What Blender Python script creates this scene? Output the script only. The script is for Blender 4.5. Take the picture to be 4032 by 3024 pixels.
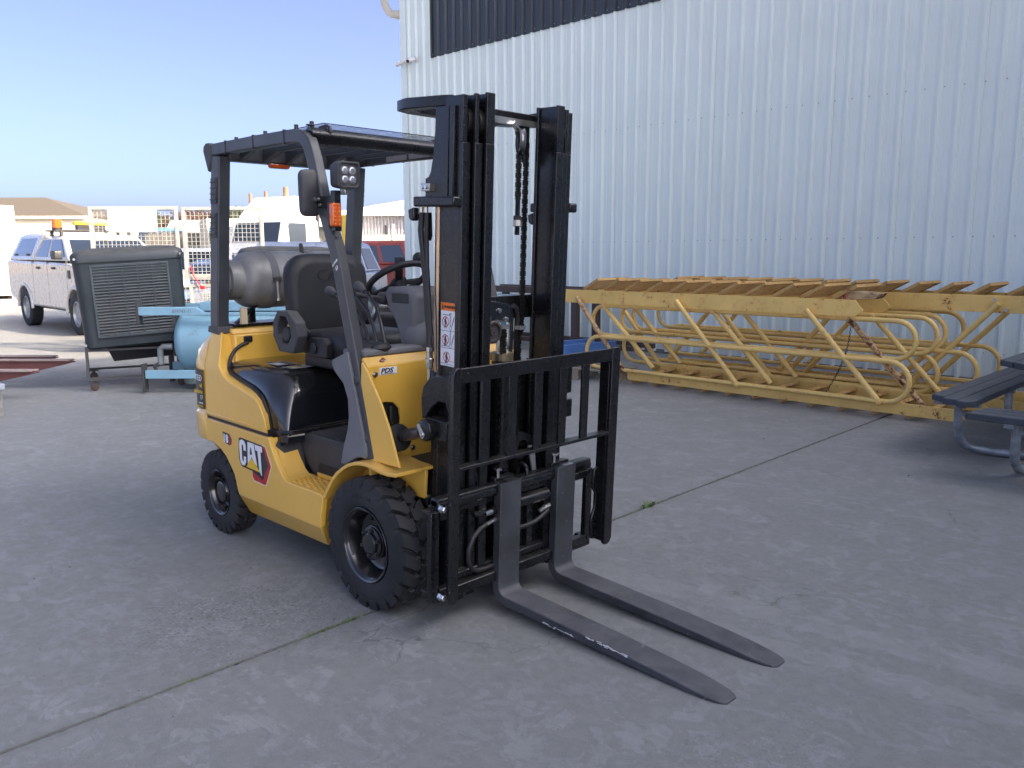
import bpy, bmesh, math, random
from mathutils import Vector, Matrix
R = math.radians
random.seed(7)
scene = bpy.context.scene
for o in list(bpy.data.objects):
    bpy.data.objects.remove(o, do_unlink=True)
COL = scene.collection

# ------------------------------------------------------------------ camera
cam_d = bpy.data.cameras.new('camera')
cam = bpy.data.objects.new('camera', cam_d)
COL.objects.link(cam)
CP = Vector((2.84109, -2.45898, 1.52322))
yaw, pit, rol = R(134.8296), R(-9.0065), R(-0.1855)
fw = Vector((math.cos(pit)*math.cos(yaw), math.cos(pit)*math.sin(yaw), math.sin(pit)))
rt = Vector((math.sin(yaw), -math.cos(yaw), 0))
up = rt.cross(fw)
r2 = rt*math.cos(rol) + up*math.sin(rol)
u2 = up*math.cos(rol) - rt*math.sin(rol)
mw = Matrix.Identity(4)
for i in range(3):
    mw[i][0], mw[i][1], mw[i][2], mw[i][3] = r2[i], u2[i], -fw[i], CP[i]
cam.matrix_world = mw
cam_d.sensor_width = 36
cam_d.lens = 3243.63/4032*36
cam_d.clip_start = 0.05
cam_d.clip_end = 2000
scene.camera = cam
scene.render.resolution_x, scene.render.resolution_y = 1024, 768

# ------------------------------------------------------------------ sky, sun, exposure
SUN_EL, SUN_AZ = R(30), math.atan2(0.95, 0.31)   # azimuth measured from +Y towards +X
world = bpy.data.worlds.new('World')
scene.world = world
world.use_nodes = True
wn = world.node_tree
bg = wn.nodes['Background']
sky = wn.nodes.new('ShaderNodeTexSky')
sky.sky_type = 'NISHITA'
sky.sun_disc = False
sky.sun_elevation = SUN_EL
sky.sun_rotation = SUN_AZ
sky.air_density = 0.14
sky.dust_density = 4.2
sky.ozone_density = 2.6
wn.links.new(sky.outputs[0], bg.inputs[0])
bg.inputs[1].default_value = 0.15
sd = bpy.data.lights.new('sun', 'SUN')
sun = bpy.data.objects.new('sun', sd)
COL.objects.link(sun)
sd.energy = 2.3
sd.angle = R(0.53)
sd.color = (1.0, 0.82, 0.60)
sdir = Vector((math.sin(SUN_AZ)*math.cos(SUN_EL), math.cos(SUN_AZ)*math.cos(SUN_EL), math.sin(SUN_EL)))
sun.rotation_euler = sdir.to_track_quat('Z', 'Y').to_euler()
sun.location = sdir*60
scene.view_settings.view_transform = 'Standard'
scene.view_settings.look = 'None'
scene.view_settings.gamma = 1
scene.view_settings.use_curve_mapping = False
scene.view_settings.exposure = 2.62

# ------------------------------------------------------------------ materials
MATS = {}
def _nodes(name):
    m = bpy.data.materials.new(name)
    m.use_nodes = True
    nt = m.node_tree
    b = nt.nodes['Principled BSDF']
    return m, nt, b
def mix(nt, fac, a, b):
    n = nt.nodes.new('ShaderNodeMix'); n.data_type = 'RGBA'
    for sock, v in ((n.inputs[0], fac), (n.inputs[6], a), (n.inputs[7], b)):
        if hasattr(v, 'default_value') or hasattr(v, 'links'):
            nt.links.new(v, sock)
        else:
            sock.default_value = v if not isinstance(v, tuple) else (v+(1,) if len(v) == 3 else v)
    return n.outputs[2]
def ramp(nt, src, p0, p1, c0=(0,0,0), c1=(1,1,1)):
    n = nt.nodes.new('ShaderNodeValToRGB')
    n.color_ramp.elements[0].position = p0; n.color_ramp.elements[1].position = p1
    n.color_ramp.elements[0].color = c0+(1,); n.color_ramp.elements[1].color = c1+(1,)
    nt.links.new(src, n.inputs[0])
    return n.outputs[0]
def noise(nt, vec, scale, detail=4, rough=.55, dist=0):
    n = nt.nodes.new('ShaderNodeTexNoise')
    n.inputs['Scale'].default_value = scale; n.inputs['Detail'].default_value = detail
    n.inputs['Roughness'].default_value = rough; n.inputs['Distortion'].default_value = dist
    if vec is not None: nt.links.new(vec, n.inputs['Vector'])
    return n.outputs[0]
def mapping(nt, vec, scale=(1,1,1), rot=(0,0,0), loc=(0,0,0)):
    n = nt.nodes.new('ShaderNodeMapping')
    n.inputs['Scale'].default_value = scale; n.inputs['Rotation'].default_value = rot; n.inputs['Location'].default_value = loc
    nt.links.new(vec, n.inputs['Vector'])
    return n.outputs[0]
def math_n(nt, op, a, b=None, c=None, clamp=False):
    n = nt.nodes.new('ShaderNodeMath'); n.operation = op; n.use_clamp = clamp
    for i, v in enumerate((a, b, c)):
        if v is None: continue
        if isinstance(v, (int, float)): n.inputs[i].default_value = v
        else: nt.links.new(v, n.inputs[i])
    return n.outputs[0]
def geo_pos(nt):
    return nt.nodes.new('ShaderNodeNewGeometry').outputs['Position']
def bump(nt, b, h, strength=.2, dist=.01):
    n = nt.nodes.new('ShaderNodeBump'); n.inputs['Strength'].default_value = strength; n.inputs['Distance'].default_value = dist
    nt.links.new(h, n.inputs['Height']); nt.links.new(n.outputs[0], b.inputs['Normal'])
def mat(name, col, rough=.5, metal=0, coat=0, var=.12, dust=0.0, dustcol=(.30,.27,.23), scale=6, bmp=0, emis=None, spec=.5, bscale=140, wear=0.0, wearcol=(.2,.2,.2)):
    """paint, plastic, rubber or metal with faint colour variation, uneven gloss, dust on upward faces and chips"""
    if name in MATS: return MATS[name]
    m, nt, b = _nodes(name)
    P = geo_pos(nt)
    n1 = noise(nt, P, scale, 5)
    c = mix(nt, ramp(nt, n1, .3, .72), tuple(x*(1-var) for x in col), tuple(min(1, x*(1+var)) for x in col))
    rgh = math_n(nt, 'ADD', math_n(nt, 'MULTIPLY', noise(nt, P, scale*2.3, 4), .22), rough-.11)
    if wear:
        w = ramp(nt, noise(nt, P, 38, 6, .65), .72-wear*.3, .74-wear*.3)
        c = mix(nt, w, c, wearcol)
    if dust:
        g = nt.nodes.new('ShaderNodeNewGeometry')
        s = nt.nodes.new('ShaderNodeSeparateXYZ'); nt.links.new(g.outputs['Normal'], s.inputs[0])
        upf = ramp(nt, s.outputs[2], .25, .95)
        d = math_n(nt, 'MULTIPLY', upf, math_n(nt, 'MULTIPLY', ramp(nt, noise(nt, P, 9, 6, .65), .25, .75), dust))
        d = math_n(nt, 'ADD', d, math_n(nt, 'MULTIPLY', ramp(nt, noise(nt, P, 3.1, 5, .7), .45, .8), dust*.18), clamp=True)
        c = mix(nt, d, c, dustcol)
        rgh = math_n(nt, 'ADD', rgh, math_n(nt, 'MULTIPLY', d, .5), clamp=True)
    nt.links.new(c, b.inputs['Base Color']); nt.links.new(rgh, b.inputs['Roughness'])
    b.inputs['Metallic'].default_value = metal
    b.inputs['Specular IOR Level'].default_value = spec
    if coat:
        b.inputs['Coat Weight'].default_value = coat; b.inputs['Coat Roughness'].default_value = .06
    if bmp: bump(nt, b, noise(nt, P, bscale, 3), bmp, .002)
    if emis:
        b.inputs['Emission Color'].default_value = emis[:3]+(1,); b.inputs['Emission Strength'].default_value = emis[3]
    MATS[name] = m
    return m
def rusty(name, col, amount=.5, rough=.55, rustcol=(.10,.035,.018), scale=7):
    if name in MATS: return MATS[name]
    m, nt, b = _nodes(name)
    P = geo_pos(nt)
    n1 = noise(nt, P, scale, 8, .68, .3)
    n2 = noise(nt, P, scale*5, 6, .7)
    s = math_n(nt, 'ADD', math_n(nt, 'MULTIPLY', n1, .7), math_n(nt, 'MULTIPLY', n2, .3))
    th = .72-.22*amount
    f = ramp(nt, s, th, th+.025)
    halo = ramp(nt, s, th-.09, th)
    base = mix(nt, ramp(nt, noise(nt, P, 2.2, 5), .3, .7), tuple(x*.86 for x in col), tuple(min(1, x*1.1) for x in col))
    base = mix(nt, math_n(nt, 'MULTIPLY', halo, .45), base, (col[0]*.75, col[1]*.5, col[2]*.45))
    rc = mix(nt, n2, tuple(x*.6 for x in rustcol), tuple(x*1.7 for x in rustcol))
    nt.links.new(mix(nt, f, base, rc), b.inputs['Base Color'])
    nt.links.new(math_n(nt, 'ADD', math_n(nt, 'MULTIPLY', f, .35), rough, clamp=True), b.inputs['Roughness'])
    bump(nt, b, s, .25, .003)
    MATS[name] = m
    return m
def glass(name, col=(.9,.95,.95), rough=.02, trans=1.0):
    if name in MATS: return MATS[name]
    m, nt, b = _nodes(name)
    b.inputs['Base Color'].default_value = col+(1,)
    b.inputs['Roughness'].default_value = rough
    b.inputs['Transmission Weight'].default_value = trans
    b.inputs['IOR'].default_value = 1.3
    MATS[name] = m
    return m

YEL   = mat('yellow_paint', (.76,.445,.068), .34, coat=.6, var=.07, dust=.34, dustcol=(.36,.29,.20), scale=3)
BLK   = mat('black_gloss_paint', (.008,.009,.011), .16, coat=.8, var=.3, dust=.10, scale=5, wear=.0)
BLK2  = mat('black_mast_paint', (.007,.0075,.0085), .28, var=.35, dust=.12, scale=9, wear=.04, wearcol=(.06,.06,.06))
GRD   = mat('guard_paint', (.045,.049,.055), .42, var=.2, dust=.3, scale=6)
PLA   = mat('dark_plastic', (.035,.037,.041), .55, var=.2, dust=.35, bmp=.1)
PLG   = mat('grey_plastic', (.14,.143,.152), .6, var=.12, dust=.25, bmp=.1)
VIN   = mat('black_vinyl', (.011,.012,.014), .5, var=.3, dust=.12, bmp=.15, bscale=300)
RUB   = mat('tyre_rubber', (.022,.023,.025), .72, var=.35, dust=.45, dustcol=(.11,.105,.10), bmp=.12, spec=.35)
HOSE  = mat('hose_rubber', (.014,.014,.015), .5, var=.3, dust=.2)
RIM   = mat('rim_black', (.009,.009,.010), .2, coat=.6, var=.3, dust=.03)
CHR   = mat('bright_steel', (.62,.62,.60), .2, metal=1, var=.1)
ZNC   = mat('zinc_bolt', (.55,.54,.50), .35, metal=1, var=.25)
GREY  = mat('worn_fork_steel', (.05,.053,.06), .5, metal=.15, var=.4, dust=.75, dustcol=(.165,.165,.17), scale=5, wear=.25, wearcol=(.16,.15,.14))
CHAIN = mat('chain_steel', (.03,.027,.024), .35, metal=.7, var=.5)
WHT   = mat('white_print', (.72,.74,.76), .45, var=.04)
YPR   = mat('yellow_print', (.75,.48,.02), .4, var=.05)
RDP   = mat('red_print', (.42,.015,.02), .4, var=.15)
BKP   = mat('black_print', (.012,.012,.014), .4, var=.1)
ORP   = mat('orange_print', (.75,.17,.02), .5, var=.05)
BLP   = mat('blue_line_print', (.03,.05,.13), .5, var=.05)
AMB   = mat('amber_lens', (.60,.10,.008), .18, coat=.6, var=.15, scale=40)
LED   = mat('lamp_lens', (.55,.57,.6), .1, metal=.6, var=.3, scale=60)

# ------------------------------------------------------------------ mesh builder
class MB:
    def __init__(s, T=None):
        s.v = []; s.f = []; s.T = T
    def add(s, vs, fs):
        o = len(s.v)
        s.v += [tuple((s.T @ Vector(p)) if s.T else p) for p in vs]
        s.f += [tuple(o+i for i in f) for f in fs]
        return s
    def box(s, x0, x1, y0, y1, z0, z1):
        v = [(x,y,z) for z in (z0,z1) for y in (y0,y1) for x in (x0,x1)]
        return s.add(v, [(0,2,3,1),(4,5,7,6),(0,1,5,4),(2,6,7,3),(0,4,6,2),(1,3,7,5)])
    def bar(s, a, b, w, h, upv=(0,0,1)):
        """rectangular bar from a to b, w sideways, h along upv"""
        a, b, u = Vector(a), Vector(b), Vector(upv)
        d = (b-a).normalized(); sd_ = d.cross(u)
        if sd_.length < 1e-5: sd_ = d.cross(Vector((1,0,0)))
        sd_.normalize(); u = sd_.cross(d).normalized()
        q = [sd_*w/2*i+u*h/2*j for i, j in ((-1,-1),(1,-1),(1,1),(-1,1))]
        v = [tuple(p+k) for p in (a,b) for k in q]
        return s.add(v, [(3,2,1,0),(4,5,6,7),(0,1,5,4),(1,2,6,5),(2,3,7,6),(3,0,4,7)])
    def prism(s, pts, axis, a, b):
        """2D outline extruded along an axis. axis y: pts=(x,z); x: pts=(y,z); z: pts=(x,y)"""
        def P(p, t):
            return {'y':(p[0],t,p[1]), 'x':(t,p[0],p[1]), 'z':(p[0],p[1],t)}[axis]
        n = len(pts)
        v = [P(p,a) for p in pts]+[P(p,b) for p in pts]
        return s.add(v, [tuple(range(n)), tuple(range(2*n-1,n-1,-1))]+[(i,i+n,(i+1)%n+n,(i+1)%n) for i in range(n)])
    def extr(s, pts, vec):
        n = len(pts); vec = Vector(vec)
        v = [tuple(p) for p in pts]+[tuple(Vector(p)+vec) for p in pts]
        return s.add(v, [tuple(range(n)), tuple(range(2*n-1,n-1,-1))]+[(i,i+n,(i+1)%n+n,(i+1)%n) for i in range(n)])
    def loft(s, rings, cap=True, closed=True):
        n = len(rings[0]); v = [tuple(p) for r in rings for p in r]; f = []
        for k in range(len(rings)-1):
            for i in range(n if closed else n-1):
                j = (i+1) % n
                f.append((k*n+i, k*n+j, (k+1)*n+j, (k+1)*n+i))
        if cap:
            f.append(tuple(range(n-1,-1,-1))); f.append(tuple(range((len(rings)-1)*n, len(rings)*n)))
        return s.add(v, f)
    def tube(s, pts, r, n=8, closed=False, cap=True):
        pts = [Vector(p) for p in pts]; m = len(pts); rings = []
        t0 = None; N = None
        for i in range(m):
            if closed: t = pts[(i+1)%m]-pts[i-1]
            else: t = pts[min(i+1,m-1)]-pts[max(i-1,0)]
            t.normalize()
            if N is None:
                N = t.orthogonal().normalized()
            else:
                N = (N-t*N.dot(t)).normalized()
            B = t.cross(N)
            rr = r[i] if isinstance(r, (list,tuple)) else r
            rings.append([pts[i]+(N*math.cos(2*math.pi*k/n)+B*math.sin(2*math.pi*k/n))*rr for k in range(n)])
        if closed:
            rings.append(rings[0]); return s.loft(rings, cap=False)
        return s.loft(rings, cap=cap)
    def cyl(s, a, b, r, n=14, r2=None):
        return s.tube([a,b], [r, r if r2 is None else r2], n)
    def lathe(s, prof, c, axis='y', n=32, cap=True):
        """prof = [(t along axis, radius)]"""
        c = Vector(c); rings = []
        for t, r in prof:
            ring = []
            for k in range(n):
                a = 2*math.pi*k/n; u, w = r*math.cos(a), r*math.sin(a)
                ring.append(c+Vector({'y':(u,t,w),'x':(t,u,w),'z':(u,w,t)}[axis]))
            rings.append(ring)
        return s.loft(rings, cap=cap)
    def ball(s, c, r, n=12, sq=(1,1,1)):
        c = Vector(c); rings = []
        for i in range(1, n//2+1):
            a = math.pi*i/(n//2+1)
            rings.append([c+Vector((math.sin(a)*math.cos(2*math.pi*k/n)*r*sq[0], math.sin(a)*math.sin(2*math.pi*k/n)*r*sq[1], math.cos(a)*r*sq[2])) for k in range(n)])
        return s.loft(rings)
    def mesh(s, name, smooth=35):
        me = bpy.data.meshes.new(name)
        me.from_pydata(s.v, [], s.f)
        bm = bmesh.new(); bm.from_mesh(me)
        bmesh.ops.recalc_face_normals(bm, faces=bm.faces)
        bm.to_mesh(me); bm.free()
        if smooth:
            me.shade_smooth(); me.set_sharp_from_angle(angle=R(smooth))
        return me
    def build(s, name, material, parent=None, bevel=0, smooth=35, segs=2, me=None):
        me = me or s.mesh(name, smooth)
        o = bpy.data.objects.new(name, me)
        if not me.materials: me.materials.append(material)
        COL.objects.link(o)
        if parent is not None: o.parent = parent
        if bevel:
            b = o.modifiers.new('bevel', 'BEVEL'); b.width = bevel; b.segments = segs; b.limit_method = 'ANGLE'; b.angle_limit = R(40); b.harden_normals = False
        return o
def tag(o, label=None, cat=None, group=None, kind=None):
    for k, v in (('label',label),('category',cat),('group',group),('kind',kind)):
        if v: o[k] = v
    return o
def thing(name, label, cat, loc=(0,0,0), rz=0, group=None):
    o = bpy.data.objects.new(name, None); COL.objects.link(o)
    o.location = loc; o.rotation_euler = (0,0,rz); o.empty_display_size = .2
    return tag(o, label, cat, group)
def copy_tree(o, parent=None):
    c = o.copy(); COL.objects.link(c); c.parent = parent
    for ch in list(o.children): copy_tree(ch, c)
    return c
def arc(c, r, a0, a1, n=8):
    return [(c[0]+r*math.cos(R(a0+(a1-a0)*i/n)), c[1]+r*math.sin(R(a0+(a1-a0)*i/n))) for i in range(n+1)]
def text(name, body, size, origin, right, upv, material, parent, depth=.0012, sx=1.0, shear=0, bold=0, align='LEFT'):
    """flat lettering; origin = lower left (or centre) of the text, right/upv unit vectors in parent space"""
    cu = bpy.data.curves.new(name, 'FONT'); cu.body = body; cu.size = size; cu.shear = shear; cu.offset = bold; cu.align_x = align
    cu.extrude = depth/2; cu.resolution_u = 2
    ob = bpy.data.objects.new('tmp', cu); COL.objects.link(ob)
    dg = bpy.context.evaluated_depsgraph_get()
    me = bpy.data.meshes.new_from_object(ob.evaluated_get(dg))
    bpy.data.objects.remove(ob, do_unlink=True)
    r, u = Vector(right).normalized(), Vector(upv).normalized(); n = r.cross(u)
    M_ = Matrix.Identity(4)
    for i in range(3): M_[i][0], M_[i][1], M_[i][2], M_[i][3] = r[i]*sx, u[i], n[i], origin[i]
    me.transform(M_); me.name = name
    me.materials.clear(); me.materials.append(material)
    o = bpy.data.objects.new(name, me); COL.objects.link(o)
    if parent is not None: o.parent = parent
    return o
# ================================================================== setting: ground
def concrete():
    m, nt, b = _nodes('yard_concrete')
    P = geo_pos(nt)
    big = noise(nt, P, .55, 6, .6, .4)
    mid = noise(nt, P, 2.6, 7, .62, .5)
    fine = noise(nt, P, 22, 6, .6)
    grit = noise(nt, P, 150, 3, .6)
    c = mix(nt, ramp(nt, big, .32, .68), (0.297,0.306,0.317), (0.416,0.416,0.407))
    c = mix(nt, math_n(nt, 'MULTIPLY', ramp(nt, mid, .45, .66), .45), c, (0.475,0.478,0.469))
    c = mix(nt, math_n(nt, 'MULTIPLY', ramp(nt, mid, .49, .33), .45), c, (0.218,0.222,0.227))
    # trowel swirls
    sw = noise(nt, mapping(nt, P, (1.2,5.5,1), (0,0,.5)), 1.7, 6, .6, 1.2)
    c = mix(nt, math_n(nt, 'MULTIPLY', ramp(nt, sw, .50, .66), .34), c, (0.528,0.535,0.528))
    c = mix(nt, math_n(nt, 'MULTIPLY', ramp(nt, sw, .48, .32), .36), c, (0.198,0.205,0.211))
    pt_ = noise(nt, P, 7.5, 8, .7, .8)
    c = mix(nt, math_n(nt, 'MULTIPLY', ramp(nt, pt_, .50, .60), .42), c, (0.439,0.461,0.409))
    c = mix(nt, math_n(nt, 'MULTIPLY', ramp(nt, pt_, .47, .38), .55), c, (0.183,0.192,0.174))
    # brownish oil and rust stains
    st = noise(nt, mapping(nt, P, loc=(3.1,1.7,0)), 1.15, 5, .6, .6)
    c = mix(nt, math_n(nt, 'MULTIPLY', ramp(nt, st, .58, .80), .6), c, (0.244,0.218,0.185))
    # exposed aggregate next to the right front wheel and scattered
    dv = nt.nodes.new('ShaderNodeVectorMath'); dv.operation = 'DISTANCE'
    nt.links.new(P, dv.inputs[0]); dv.inputs[1].default_value = (-.35,-.95,0)
    near = ramp(nt, math_n(nt, 'ADD', dv.outputs['Value'], math_n(nt, 'MULTIPLY', noise(nt, P, 3.3, 4), .9)), .55, 1.65, (1,1,1), (0,0,0))
    vo = nt.nodes.new('ShaderNodeTexVoronoi'); vo.inputs['Scale'].default_value = 62; nt.links.new(P, vo.inputs['Vector'])
    sp = ramp(nt, vo.outputs['Distance'], .36, .46, (1,1,1), (0,0,0))
    dk = math_n(nt, 'GREATER_THAN', vo.outputs['Color'], .53)
    lt = math_n(nt, 'LESS_THAN', vo.outputs['Color'], .40)
    zone = math_n(nt, 'ADD', near, math_n(nt, 'MULTIPLY', ramp(nt, noise(nt, P, .8, 4), .56, .7), .35), clamp=True)
    c = mix(nt, math_n(nt, 'MULTIPLY', math_n(nt, 'MULTIPLY', sp, dk), math_n(nt, 'MULTIPLY', zone, .95)), c, (0.112,0.119,0.129))
    c = mix(nt, math_n(nt, 'MULTIPLY', math_n(nt, 'MULTIPLY', sp, lt), math_n(nt, 'MULTIPLY', zone, .5)), c, (0.660,0.660,0.647))
    # sparse dark specks everywhere
    v2 = nt.nodes.new('ShaderNodeTexVoronoi'); v2.inputs['Scale'].default_value = 6.5; nt.links.new(mapping(nt, P, (1,1.6,1)), v2.inputs['Vector'])
    c = mix(nt, math_n(nt, 'MULTIPLY', math_n(nt, 'LESS_THAN', v2.outputs['Distance'], .035), math_n(nt, 'GREATER_THAN', v2.outputs['Color'], .80)), c, (0.059,0.061,0.066))
    # scratches
    wv = noise(nt, mapping(nt, P, (.8,26,1), (0,0,.9)), 2.2, 3, .5)
    c = mix(nt, math_n(nt, 'MULTIPLY', ramp(nt, wv, .70, .74), .35), c, (0.158,0.165,0.172))
    # pale tyre prints left by the tread, in two bands beside the forks
    sx = nt.nodes.new('ShaderNodeSeparateXYZ'); nt.links.new(P, sx.inputs[0])
    X_, Y_ = sx.outputs[0], sx.outputs[1]
    for yc, hw in ((.48,.072), (.19,.05)):
        ctr = math_n(nt, 'SUBTRACT', Y_, math_n(nt, 'ADD', math_n(nt, 'MULTIPLY', X_, .15), yc))
        ab = math_n(nt, 'ABSOLUTE', ctr)
        ph = math_n(nt, 'ADD', math_n(nt, 'MULTIPLY', X_, 8.8), math_n(nt, 'MULTIPLY', ab, 9.0))
        tooth = math_n(nt, 'PINGPONG', ph, .5)
        wid = math_n(nt, 'ADD', math_n(nt, 'MULTIPLY', tooth, .055), hw)
        wid = math_n(nt, 'ADD', wid, math_n(nt, 'MULTIPLY', math_n(nt, 'SUBTRACT', noise(nt, P, 7, 5, .7), .5), .11))
        band = math_n(nt, 'LESS_THAN', ab, wid)
        rng = math_n(nt, 'MULTIPLY', ramp(nt, X_, .35, .6), ramp(nt, noise(nt, P, 4, 6, .7), .36, .5))
        c = mix(nt, math_n(nt, 'MULTIPLY', math_n(nt, 'MULTIPLY', band, rng), .22), c, (0.554,0.568,0.554))
    # hairline cracks, warped and broken up
    wp = nt.nodes.new('ShaderNodeVectorMath'); wp.operation = 'ADD'
    nz = nt.nodes.new('ShaderNodeTexNoise'); nz.inputs['Scale'].default_value = 2.4; nz.inputs['Detail'].default_value = 5; nt.links.new(P, nz.inputs['Vector'])
    sc_ = nt.nodes.new('ShaderNodeVectorMath'); sc_.operation = 'SCALE'; sc_.inputs[3].default_value = .5; nt.links.new(nz.outputs['Color'], sc_.inputs[0])
    nt.links.new(P, wp.inputs[0]); nt.links.new(sc_.outputs[0], wp.inputs[1])
    ve = nt.nodes.new('ShaderNodeTexVoronoi'); ve.feature = 'DISTANCE_TO_EDGE'; ve.inputs['Scale'].default_value = .55; nt.links.new(wp.outputs[0], ve.inputs['Vector'])
    ck = math_n(nt, 'MULTIPLY', math_n(nt, 'LESS_THAN', ve.outputs['Distance'], .0016), ramp(nt, noise(nt, P, .9, 3), .50, .58))
    c = mix(nt, math_n(nt, 'MULTIPLY', ck, .7), c, (0.056,0.058,0.053))
    # oil drips
    v3 = nt.nodes.new('ShaderNodeTexVoronoi'); v3.inputs['Scale'].default_value = 1.3; nt.links.new(P, v3.inputs['Vector'])
    dr = ramp(nt, math_n(nt, 'ADD', v3.outputs['Distance'], math_n(nt, 'MULTIPLY', noise(nt, P, 14, 5), .10)), .085, .17, (1,1,1), (0,0,0))
    c = mix(nt, math_n(nt, 'MULTIPLY', math_n(nt, 'MULTIPLY', dr, math_n(nt, 'GREATER_THAN', v3.outputs['Color'], .55)), .5), c, (0.093,0.095,0.082))
    # dirt along the slab joint
    jd = ramp(nt, math_n(nt, 'ADD', math_n(nt, 'ABSOLUTE', math_n(nt, 'SUBTRACT', X_, math_n(nt, 'MULTIPLY', math_n(nt, 'ADD', Y_, -3.3), -.0125))), math_n(nt, 'MULTIPLY', noise(nt, P, 9, 5), .05)), .030, .075, (1,1,1), (0,0,0))
    c = mix(nt, math_n(nt, 'MULTIPLY', jd, .35), c, (0.121,0.120,0.097))
    g2 = noise(nt, P, 420, 2, .7)
    c = mix(nt, ramp(nt, g2, .54, .66), c, mix(nt, .62, c, (0.465,0.480,0.407)))
    c = mix(nt, ramp(nt, g2, .46, .33), c, mix(nt, .62, c, (0.074,0.078,0.068)))
    c = mix(nt, math_n(nt, 'MULTIPLY', ramp(nt, fine, .35, .7), .38), c, (0.264,0.264,0.264))
    c = mix(nt, math_n(nt, 'MULTIPLY', grit, .25), c, (0.238,0.244,0.251))
    nt.links.new(c, b.inputs['Base Color'])
    nt.links.new(math_n(nt, 'ADD', math_n(nt, 'MULTIPLY', mid, .25), .55), b.inputs['Roughness'])
    b.inputs['Specular IOR Level'].default_value = .35
    h = math_n(nt, 'ADD', math_n(nt, 'MULTIPLY', fine, .5), math_n(nt, 'MULTIPLY', grit, .4))
    h = math_n(nt, 'ADD', h, math_n(nt, 'MULTIPLY', math_n(nt, 'MULTIPLY', sp, zone), .5))
    bump(nt, b, h, .6, .004)
    return m
CONC = concrete()
SOIL = mat('joint_soil', (.035,.033,.030), .9, var=.4, scale=20, bmp=.4)
DUST = mat('gravel_ground', (.30,.25,.185), .9, var=.2, scale=1.2, bmp=.3)

g = MB().add([(-900,-900,-.06),(900,-900,-.06),(900,900,-.06),(-900,900,-.06)], [(0,1,2,3)]).build('ground', DUST, smooth=0)
tag(g, kind='structure')
JX = lambda y: .047-.0125*(y+.5) if y < 6 else -.034
yard = MB()
ys = [-28.0]+[-4+i*.02 for i in range(1, 610)]+[8.3, 30, 60]
def slab(side):
    m = MB(); pts = []
    for y in ys:
        j = random.uniform(-.0018,.0018)+(.003 if random.random() < .05 else 0)
        pts.append((JX(y)+side*(.0095+j), y))
    far = 40 if side > 0 else -75
    n = len(pts)
    v = []
    for x, y in pts: v += [(x,y,0),(x,y,-.05),(far,y,0)]
    f = []
    for i in range(n-1):
        a, b2 = i*3, i*3+3
        f += [(a,b2,b2+2,a+2),(a+1,b2+1,b2,a)]
    m.add(v, f)
    return m
s1 = slab(-1).build('concrete_slab', CONC, smooth=0)
tag(s1, kind='structure')
s2 = slab(1).build('concrete_slab', CONC, smooth=0)
tag(s2, kind='structure')
jm = MB()
for i in range(len(ys)-1):
    if -5 < ys[i] < 8.4:
        z = -.011+random.uniform(-.004,.004)
        a, b2 = JX(ys[i]), JX(ys[i+1])
        jm.add([(a-.016,ys[i],z),(a+.016,ys[i],z),(b2+.016,ys[i+1],z),(b2-.016,ys[i+1],z)], [(0,1,2,3)])
tag(jm.build('slab_joint', SOIL, smooth=0), kind='structure')

# ================================================================== the big shed
CLAD = None
def clad_mat(name, col, rough, metal=0, var=.06, streak=.25):
    m, nt, b = _nodes(name)
    P = geo_pos(nt)
    s = noise(nt, mapping(nt, P, (9,9,.35)), 1.3, 6, .6)
    n = noise(nt, P, 1.1, 5)
    c = mix(nt, ramp(nt, n, .3, .7), tuple(x*(1-var) for x in col), col)
    c = mix(nt, math_n(nt, 'MULTIPLY', ramp(nt, s, .5, .75), streak), c, tuple(x*.72 for x in col))
    sx = nt.nodes.new('ShaderNodeSeparateXYZ'); nt.links.new(P, sx.inputs[0])
    low = ramp(nt, math_n(nt, 'ADD', sx.outputs[2], math_n(nt, 'MULTIPLY', noise(nt, P, 6, 5), .35)), .1, .75, (1,1,1), (0,0,0))
    c = mix(nt, math_n(nt, 'MULTIPLY', low, .35), c, (.36,.33,.28))
    nt.links.new(c, b.inputs['Base Color'])
    b.inputs['Roughness'].default_value = rough; b.inputs['Metallic'].default_value = metal
    bump(nt, b, noise(nt, mapping(nt, P, (1,1,.3)), 5, 3), .04, .01)
    MATS[name] = m
    return m
CLAD = clad_mat('white_cladding', (.775,.87,.84), .42, streak=.22)
DKCL = clad_mat('smoked_sheeting', (.035,.046,.056), .3, var=.3, streak=.3)
PIT = .2142
PROF = [(0,0),(.045,0),(.050,-.0035),(.055,0),(.097,0),(.102,-.0035),(.107,0),(.146,0),(.158,-.042),(.184,-.042),(.2085,0)]
def sheet_mesh(name, periods, z0, z1, mat_):
    m = MB(); pr = []
    for k in range(periods): pr += [(x+k*PIT, y) for x, y in PROF]
    pr.append((periods*PIT, 0))
    v = [(x,y,z) for z in (z0,z1) for x, y in pr]; n = len(pr)
    m.add(v, [(i,i+1,n+i+1,n+i) for i in range(n-1)])
    me = m.mesh(name, 0); me.materials.append(mat_)
    return me
CORN = (-10.55, 8.0)
H = 6.85
shed = thing('shed', 'large white ribbed metal shed with a dark skylight band, behind the yellow stairs', 'building', (CORN[0], CORN[1], 0), .0172)
SM = sheet_mesh('cladding_sheet', 4, .03, H, CLAD)
o0 = .061
for k in range(29):
    o = bpy.data.objects.new('cladding_sheet', SM); COL.objects.link(o); o.parent = shed
    o.location = (o0+k*4*PIT, -.002*(k % 2), 0)
L_ = o0+29*4*PIT
DM = sheet_mesh('skylight_sheet', 4, 5.15, H-.02, DKCL)
for k in range(14):
    o = bpy.data.objects.new('skylight_sheet', DM); COL.objects.link(o); o.parent = shed
    o.location = (o0+4*PIT+k*4*PIT, -.012-.002*(k % 2), 0)
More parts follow.
